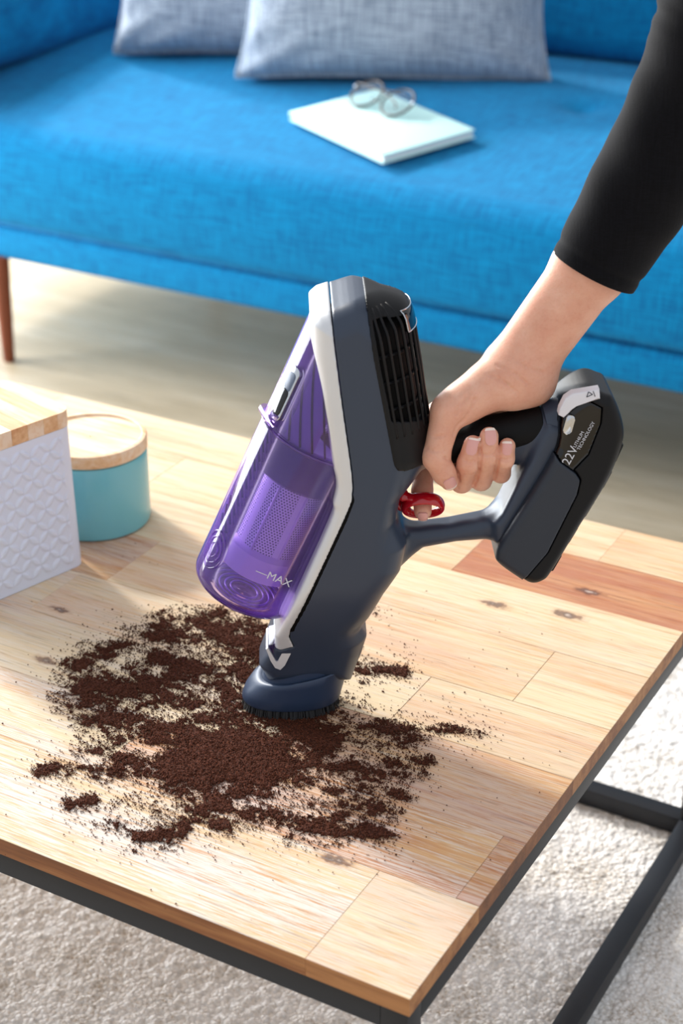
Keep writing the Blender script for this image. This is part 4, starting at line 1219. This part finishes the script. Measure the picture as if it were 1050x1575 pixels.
def field_at(p):
    i = (np.asarray(p)-np.array(BLO))/BH; i = np.clip(i, 0, np.array(BODY.shape)-2); a = i.astype(int); f = i-a; r = 0
    for x in (0, 1):
        for y in (0, 1):
            for z in (0, 1):
                r += (f[0] if x else 1-f[0])*(f[1] if y else 1-f[1])*(f[2] if z else 1-f[2])*BODY[a[0]+x, a[1]+y, a[2]+z]
    return r
def project(p, it=6):
    p = np.array(p, float)
    for _ in range(it):
        g = np.array([field_at(p+e)-field_at(p-e) for e in np.eye(3)*.001])/.002
        p = p-g*field_at(p)/(g@g+1e-9)
    return p, g/np.linalg.norm(g)
def nail(fg, wid, ln, seen, up_px, tip=.22):
    """curved nail plate: centre seen at a pixel, pointing towards another pixel"""
    w0 = FING[fg][-1][0][2]/1000+.006
    c, n = project(P3(seen[0], seen[1], w0)); t = P3(up_px[0], up_px[1], w0)-P3(seen[0], seen[1], w0)
    t = t-n*(t@n); t /= np.linalg.norm(t); s = np.cross(t, n)
    nu, nv = 12, 16
    def plate(v0, v1, off, th):
        V = []; Fc = []
        for layer in (0, 1):
            for j in range(nv+1):
                b = v0+(v1-v0)*j/nv
                half = wid/2*(1-.0*b)*(1-max(0, -b-.55)**2*2.6)*(1-max(0, b-.75)**2*2.0)
                for i in range(nu+1):
                    a = 2*i/nu-1
                    base = c+s*a*half+t*b*ln/2
                    p, _n = project(base+n*(-.0), 3) if True else (base, n)
                    # stay close to the plate's own gentle arch
                    arch = c+s*a*half+t*b*ln/2+n*(.0007-.34*(a*half)**2/(wid/2)-.0010*max(0, b)**2)
                    p = .55*p+.45*arch
                    V.append(p+n*(off-layer*th))
        N = (nu+1)*(nv+1)
        for j in range(nv):
            for i in range(nu):
                q = (j*(nu+1)+i, j*(nu+1)+i+1, (j+1)*(nu+1)+i+1, (j+1)*(nu+1)+i); Fc.append(q); Fc.append(tuple(N+k for k in q[::-1]))
        per = [i for i in range(nu+1)]+[j*(nu+1)+nu for j in range(1, nv+1)]+[nv*(nu+1)+i for i in range(nu-1, -1, -1)]+[j*(nu+1) for j in range(nv-1, 0, -1)]
        for a, b in zip(per, per[1:]+per[:1]): Fc.append((a, a+N, b+N, b))
        return V, Fc
    v, f = plate(-1, 1-2*tip, .0005, .0009)
    o = link_mesh('fingernail', v, f, MATS['nail'], PER, True, 50)
    v, f = plate(1-2*tip, 1.06, .0005, .0009)
    link_mesh('nail_tip', v, f, MATS['nail_tip'], o, True, 50)
nail('middle', .0098, .0145, (726, 686), (731, 660), .12)
nail('ring', .0098, .0150, (754.5, 671), (755, 645), .16)
nail('pinky', .0082, .0115, (780, 689), (781, 665), .16)
nail('thumb', .0105, .0135, (690, 740), (697, 755), .12)
nail('index', .0088, .0110, (650, 795), (650, 830), .12)

def sleeve():
    a, b, c2, d2 = jp((913, 417, -8)), jp((1010, 255, -8)), jp((1085, 120, -8)), jp((1160, -60, -20))
    path = smooth_path([a, jp((960, 335, -8)), b, c2, d2, jp((1230, -300, -40))], 22)
    n = 72; V = []; m = len(path)
    L = [0]
    for i in range(1, m): L.append(L[-1]+np.linalg.norm(path[i]-path[i-1]))
    rs = random.Random(5); ph = [rs.uniform(0, 6.28) for _ in range(8)]
    t0 = None
    rings = []
    for i, p in enumerate(path):
        t = path[min(i+1, m-1)]-path[max(i-1, 0)]; t /= np.linalg.norm(t)
        if i == 0: t = t0 = path[2]-path[0]; t = t/np.linalg.norm(t)
        w = np.array([0, 0, 1.]); w = w-t*(w@t); w /= np.linalg.norm(w); q = np.cross(t, w)
        s = L[i]
        A_ = .0350+.034*min(1, s/.17)*.42+.010*min(1, max(0, s-.15)/.1); B_ = .0305+.012*min(1, s/.2)+.008*min(1, max(0, s-.15)/.1)
        hem = .0012*math.exp(-((s-.010)/.003)**2)
        ring = []
        for k in range(n):
            an = 2*math.pi*k/n; cq, cw = math.cos(an), math.sin(an)
            wr = .0004*math.sin(s*160+2*an+ph[0])*min(1, s/.05)+.0007*math.sin(s*95-3*an+ph[1])*min(1, s/.08)
            el = math.exp(-((s-.235)/.035)**2)*.0045*math.sin(s*420+1.5*cw*2)*(.5+.5*cq*-1)
            k_ = wr+el-hem
            ring.append(p+q*cq*(A_+k_)+w*cw*(B_+k_))
        rings.append(ring)
    inner = [[path[0]+(np.array(r)-path[0])*.955+np.zeros(3) for r in rings[0]], [path[6]+(np.array(r)-path[6])*.955 for r in rings[6]]]
    rr = [inner[1], inner[0]]+rings
    v, f = loft(rr, False)
    f = [q[::-1] for q in f]; f.append(tuple(range((len(rr)-1)*n, len(rr)*n)))
    o = link_bm('sleeve', (lambda bm: bm)(mesh_bm(v, f)), MATS['sleeve_knit'], PER, True, None)
    # hem stitch line
    pts = [path[2]+(np.array(r)-path[2])*1.004 for r in rings[3]]
def mesh_bm(v, f):
    bm = bmesh.new(); vv = [bm.verts.new(tuple(p)) for p in v]
    for q in f: bm.faces.new([vv[i] for i in q])
    return bm
sleeve()

# ------------------------------------------------------------------ spilled coffee
def coffee():
    # brush strokes as seen on the table: (x0,y0,x1,y1,half width,weight)
    st = [(110, 1025, 240, 975, 14, .85), (240, 975, 330, 960, 16, .8), (330, 965, 400, 1000, 34, 1.2), (130, 1065, 230, 1055, 26, 1.2), (230, 1055, 330, 1020, 26, .9), (160, 1100, 260, 1105, 18, .8), (250, 1010, 400, 1040, 28, .95),
          (200, 1085, 370, 1070, 26, .8), (230, 1120, 400, 1100, 26, .82), (380, 1080, 480, 1120, 30, .95), (130, 1115, 230, 1118, 7, .65), (60, 1183, 90, 1180, 8, .9), (105, 1187, 190, 1180, 8, .8), (180, 1180, 270, 1185, 17, 1.0), (130, 1150, 220, 1135, 12, .5),
          (260, 1190, 330, 1160, 30, 1.3), (320, 1170, 400, 1165, 42, 1.75), (300, 1205, 340, 1240, 24, .8), (105, 1238, 145, 1232, 7, .8), (145, 1275, 235, 1258, 7, .6), (200, 1240, 300, 1215, 22, .35), (210, 1290, 270, 1275, 10, 1.0), (260, 1275, 320, 1240, 16, .9),
          (400, 1130, 520, 1130, 30, .95), (500, 1135, 600, 1140, 24, .85), (480, 1120, 640, 1125, 12, .8), (470, 1165, 600, 1180, 26, .75), (590, 1170, 650, 1178, 10, .9), (560, 1200, 615, 1225, 14, .6), (420, 1190, 560, 1210, 30, .55),
          (330, 1265, 400, 1262, 14, .85), (380, 1250, 470, 1262, 13, .8), (450, 1275, 520, 1265, 16, .8), (510, 1275, 590, 1280, 12, .9), (470, 1240, 580, 1245, 16, .6), (410, 1260, 460, 1285, 9, .5),
          (545, 1025, 560, 1035, 8, .9), (560, 1033, 620, 1032, 7, .95), (540, 1010, 552, 1022, 7, .6), (558, 945, 578, 944, 3, .6), (620, 1120, 660, 1123, 6, .55), (655, 1122, 700, 1120, 5, .8), (690, 1122, 742, 1128, 5, .7), (280, 940, 330, 965, 5, .3)]
    x0, x1, y0, y1 = 20, 790, 930, 1330
    Y, X = np.mgrid[y0:y1, x0:x1].astype(float)
    D = np.zeros(X.shape); halo = np.zeros(X.shape)
    for (ax_, ay, bx, by, hw, wt) in st:
        ex, ey = bx-ax_, by-ay; t = np.clip(((X-ax_)*ex+(Y-ay)*ey)/(ex*ex+ey*ey), 0, 1)
        r = np.hypot(X-ax_-t*ex, Y-ay-t*ey); hw = hw*1.2
        D = np.maximum(D, wt*np.exp(-(r/hw)**2*.9)); halo = np.maximum(halo, .09*wt*np.exp(-(r/(hw*1.0+26))**2*1.6))
    def vnoise(sx, sy, ang, seed):
        rg = np.random.default_rng(seed); c, s = math.cos(ang), math.sin(ang)
        a = (X*c+Y*s)/sx; b = (-X*s+Y*c)/sy
        a -= a.min(); b -= b.min(); g = rg.random((int(a.max())+3, int(b.max())+3))
        i, j = a.astype(int), b.astype(int); fa, fb = a-i, b-j; fa = fa*fa*(3-2*fa); fb = fb*fb*(3-2*fb)
        return g[i, j]*(1-fa)*(1-fb)+g[i+1, j]*fa*(1-fb)+g[i, j+1]*(1-fa)*fb+g[i+1, j+1]*fa*fb
    ns = .42*vnoise(46, 13, .22, 1)+.33*vnoise(22, 7, .30, 2)+.25*vnoise(9, 4, .1, 3)
    ns2 = .6*vnoise(30, 12, -.15, 4)+.4*vnoise(8, 5, -.2, 5)
    hf = .5*vnoise(4.5, 2.6, .15, 6)+.5*vnoise(2.2, 1.6, 0, 8)
    sig = np.clip((D-.04)*.94+(ns*.62+ns2*.38-.5)*2.3+(hf-.5)*.95, 0, 1)*(D > .04)
    sig = np.where(D > 1.35, np.maximum(sig, np.clip((D-1.15)*2.5, 0, 1)), sig)
    H2 = sstep(.25, .95, sig)
    mound = 2.2e-3*np.clip(D-.9, 0, 1.2)+ .0009*H2
    # thin bed mesh: cells of the table plane where the powder closes
    cell = .0010
    c4 = np.array([on_z(x, y, TABLE_Z)[:2] for x, y in ((x0, y0), (x1, y0), (x0, y1), (x1, y1))])
    lo = c4.min(0); hi = c4.max(0); gx = np.arange(lo[0], hi[0], cell); gy = np.arange(lo[1], hi[1], cell)
    GX, GY = np.meshgrid(gx, gy, indexing='ij')
    def to_px(GX, GY):
        dx, dy, dz = GX-CAM[0], GY-CAM[1], TABLE_Z-CAM[2]
        lx = dx*math.cos(AZ)+dy*math.sin(AZ); ly = -dx*math.sin(AZ)+dy*math.cos(AZ)
        zc = ly*math.cos(PITCH)-dz*math.sin(PITCH)
        return CX+F_PX*lx/zc, CY+F_PX*(-dz*math.cos(PITCH)-ly*math.sin(PITCH))/zc
    px, py = to_px(GX, GY)
    def look(A_, px, py):
        i = np.clip((py-y0).astype(int), 0, A_.shape[0]-1); j = np.clip((px-x0).astype(int), 0, A_.shape[1]-1)
        r = A_[i, j]; return np.where((px > x0) & (px < x1) & (py > y0) & (py < y1), r, 0)
    Hm = look(H2, px, py); Md = look(mound, px, py)
    rg = np.random.default_rng(11)
    jit = rg.random(GX.shape)
    on = Hm > (.45+.4*jit)
    Z = TABLE_Z+.0003+Md*(.75+.5*rg.random(GX.shape))+.0004*jit
    Z = np.where(on, Z, TABLE_Z+.00025)
    I = np.arange(GX.size).reshape(GX.shape)
    cellon = (on[:-1, :-1].astype(int)+on[1:, :-1]+on[:-1, 1:]+on[1:, 1:]) >= 2
    Fc = np.stack([I[:-1, :-1], I[1:, :-1], I[1:, 1:], I[:-1, 1:]], -1)[cellon]
    used = np.unique(Fc); remap = np.full(GX.size, -1); remap[used] = np.arange(len(used))
    GXj = GX+(rg.random(GX.shape)-.5)*cell*.7; GYj = GY+(rg.random(GX.shape)-.5)*cell*.7
    V = np.stack([GXj, GYj, Z], -1).reshape(-1, 3)[used]
    root = tag(empty('coffee_grounds', (-.65, 1.0, TABLE_Z)), 'spilled dark brown ground coffee scattered over the table top', 'ground coffee', kind='stuff')
    org = np.array((-.65, 1.0, TABLE_Z))
    tag(link_mesh('powder_bed', V-org, remap[Fc], MATS['coffee'], root), kind='stuff')
    # loose grains
    N = 1500000
    gxr = rg.uniform(lo[0], hi[0], N); gyr = rg.uniform(lo[1], hi[1], N)
    px, py = to_px(gxr, gyr)
    dens = np.clip(look(sig, px, py)*.30+look(halo, px, py)*.22, 0, 1)
    far = .0009*np.exp(-((px-400)/330)**2-((py-1130)/190)**2)
    keep = rg.random(N) < dens*.85+far
    gxr, gyr, px, py = gxr[keep], gyr[keep], px[keep], py[keep]
    if len(gxr) > 150000: gxr, gyr, px, py = (a[:150000] for a in (gxr, gyr, px, py))
    n = len(gxr)
    zz = TABLE_Z+look(mound, px, py)*1.0
    sz = rg.uniform(.00035, .00085, n)*(1+.5*(rg.random(n) < .1))
    base = np.array([(1, 0, 0), (-.5, .87, 0), (-.5, -.87, 0), (0, 0, 1), (0, 0, -.6)])
    fb = np.array([(0, 1, 3), (1, 2, 3), (2, 0, 3), (1, 0, 4), (2, 1, 4), (0, 2, 4)])
    ang = rg.uniform(0, 6.28, n); c, s = np.cos(ang), np.sin(ang)
    st_ = rg.uniform(.7, 1.3, (n, 1))
    bx = base[None, :, 0]*st_; by = base[None, :, 1]+0*st_; bz = base[None, :, 2]+0*st_
    VX = gxr[:, None]+sz[:, None]*(bx*c[:, None]-by*s[:, None]); VY = gyr[:, None]+sz[:, None]*(bx*s[:, None]+by*c[:, None]); VZ = zz[:, None]+sz[:, None]*(bz+.6)
    V = np.stack([VX, VY, VZ], -1).reshape(-1, 3)
    Fc = (fb[None]+5*np.arange(n)[:, None, None]).reshape(-1, 3)
    tag(link_mesh('grains', V-org, Fc, MATS['coffee'], root, False), kind='stuff')
    print('coffee', len(used), n)
coffee()
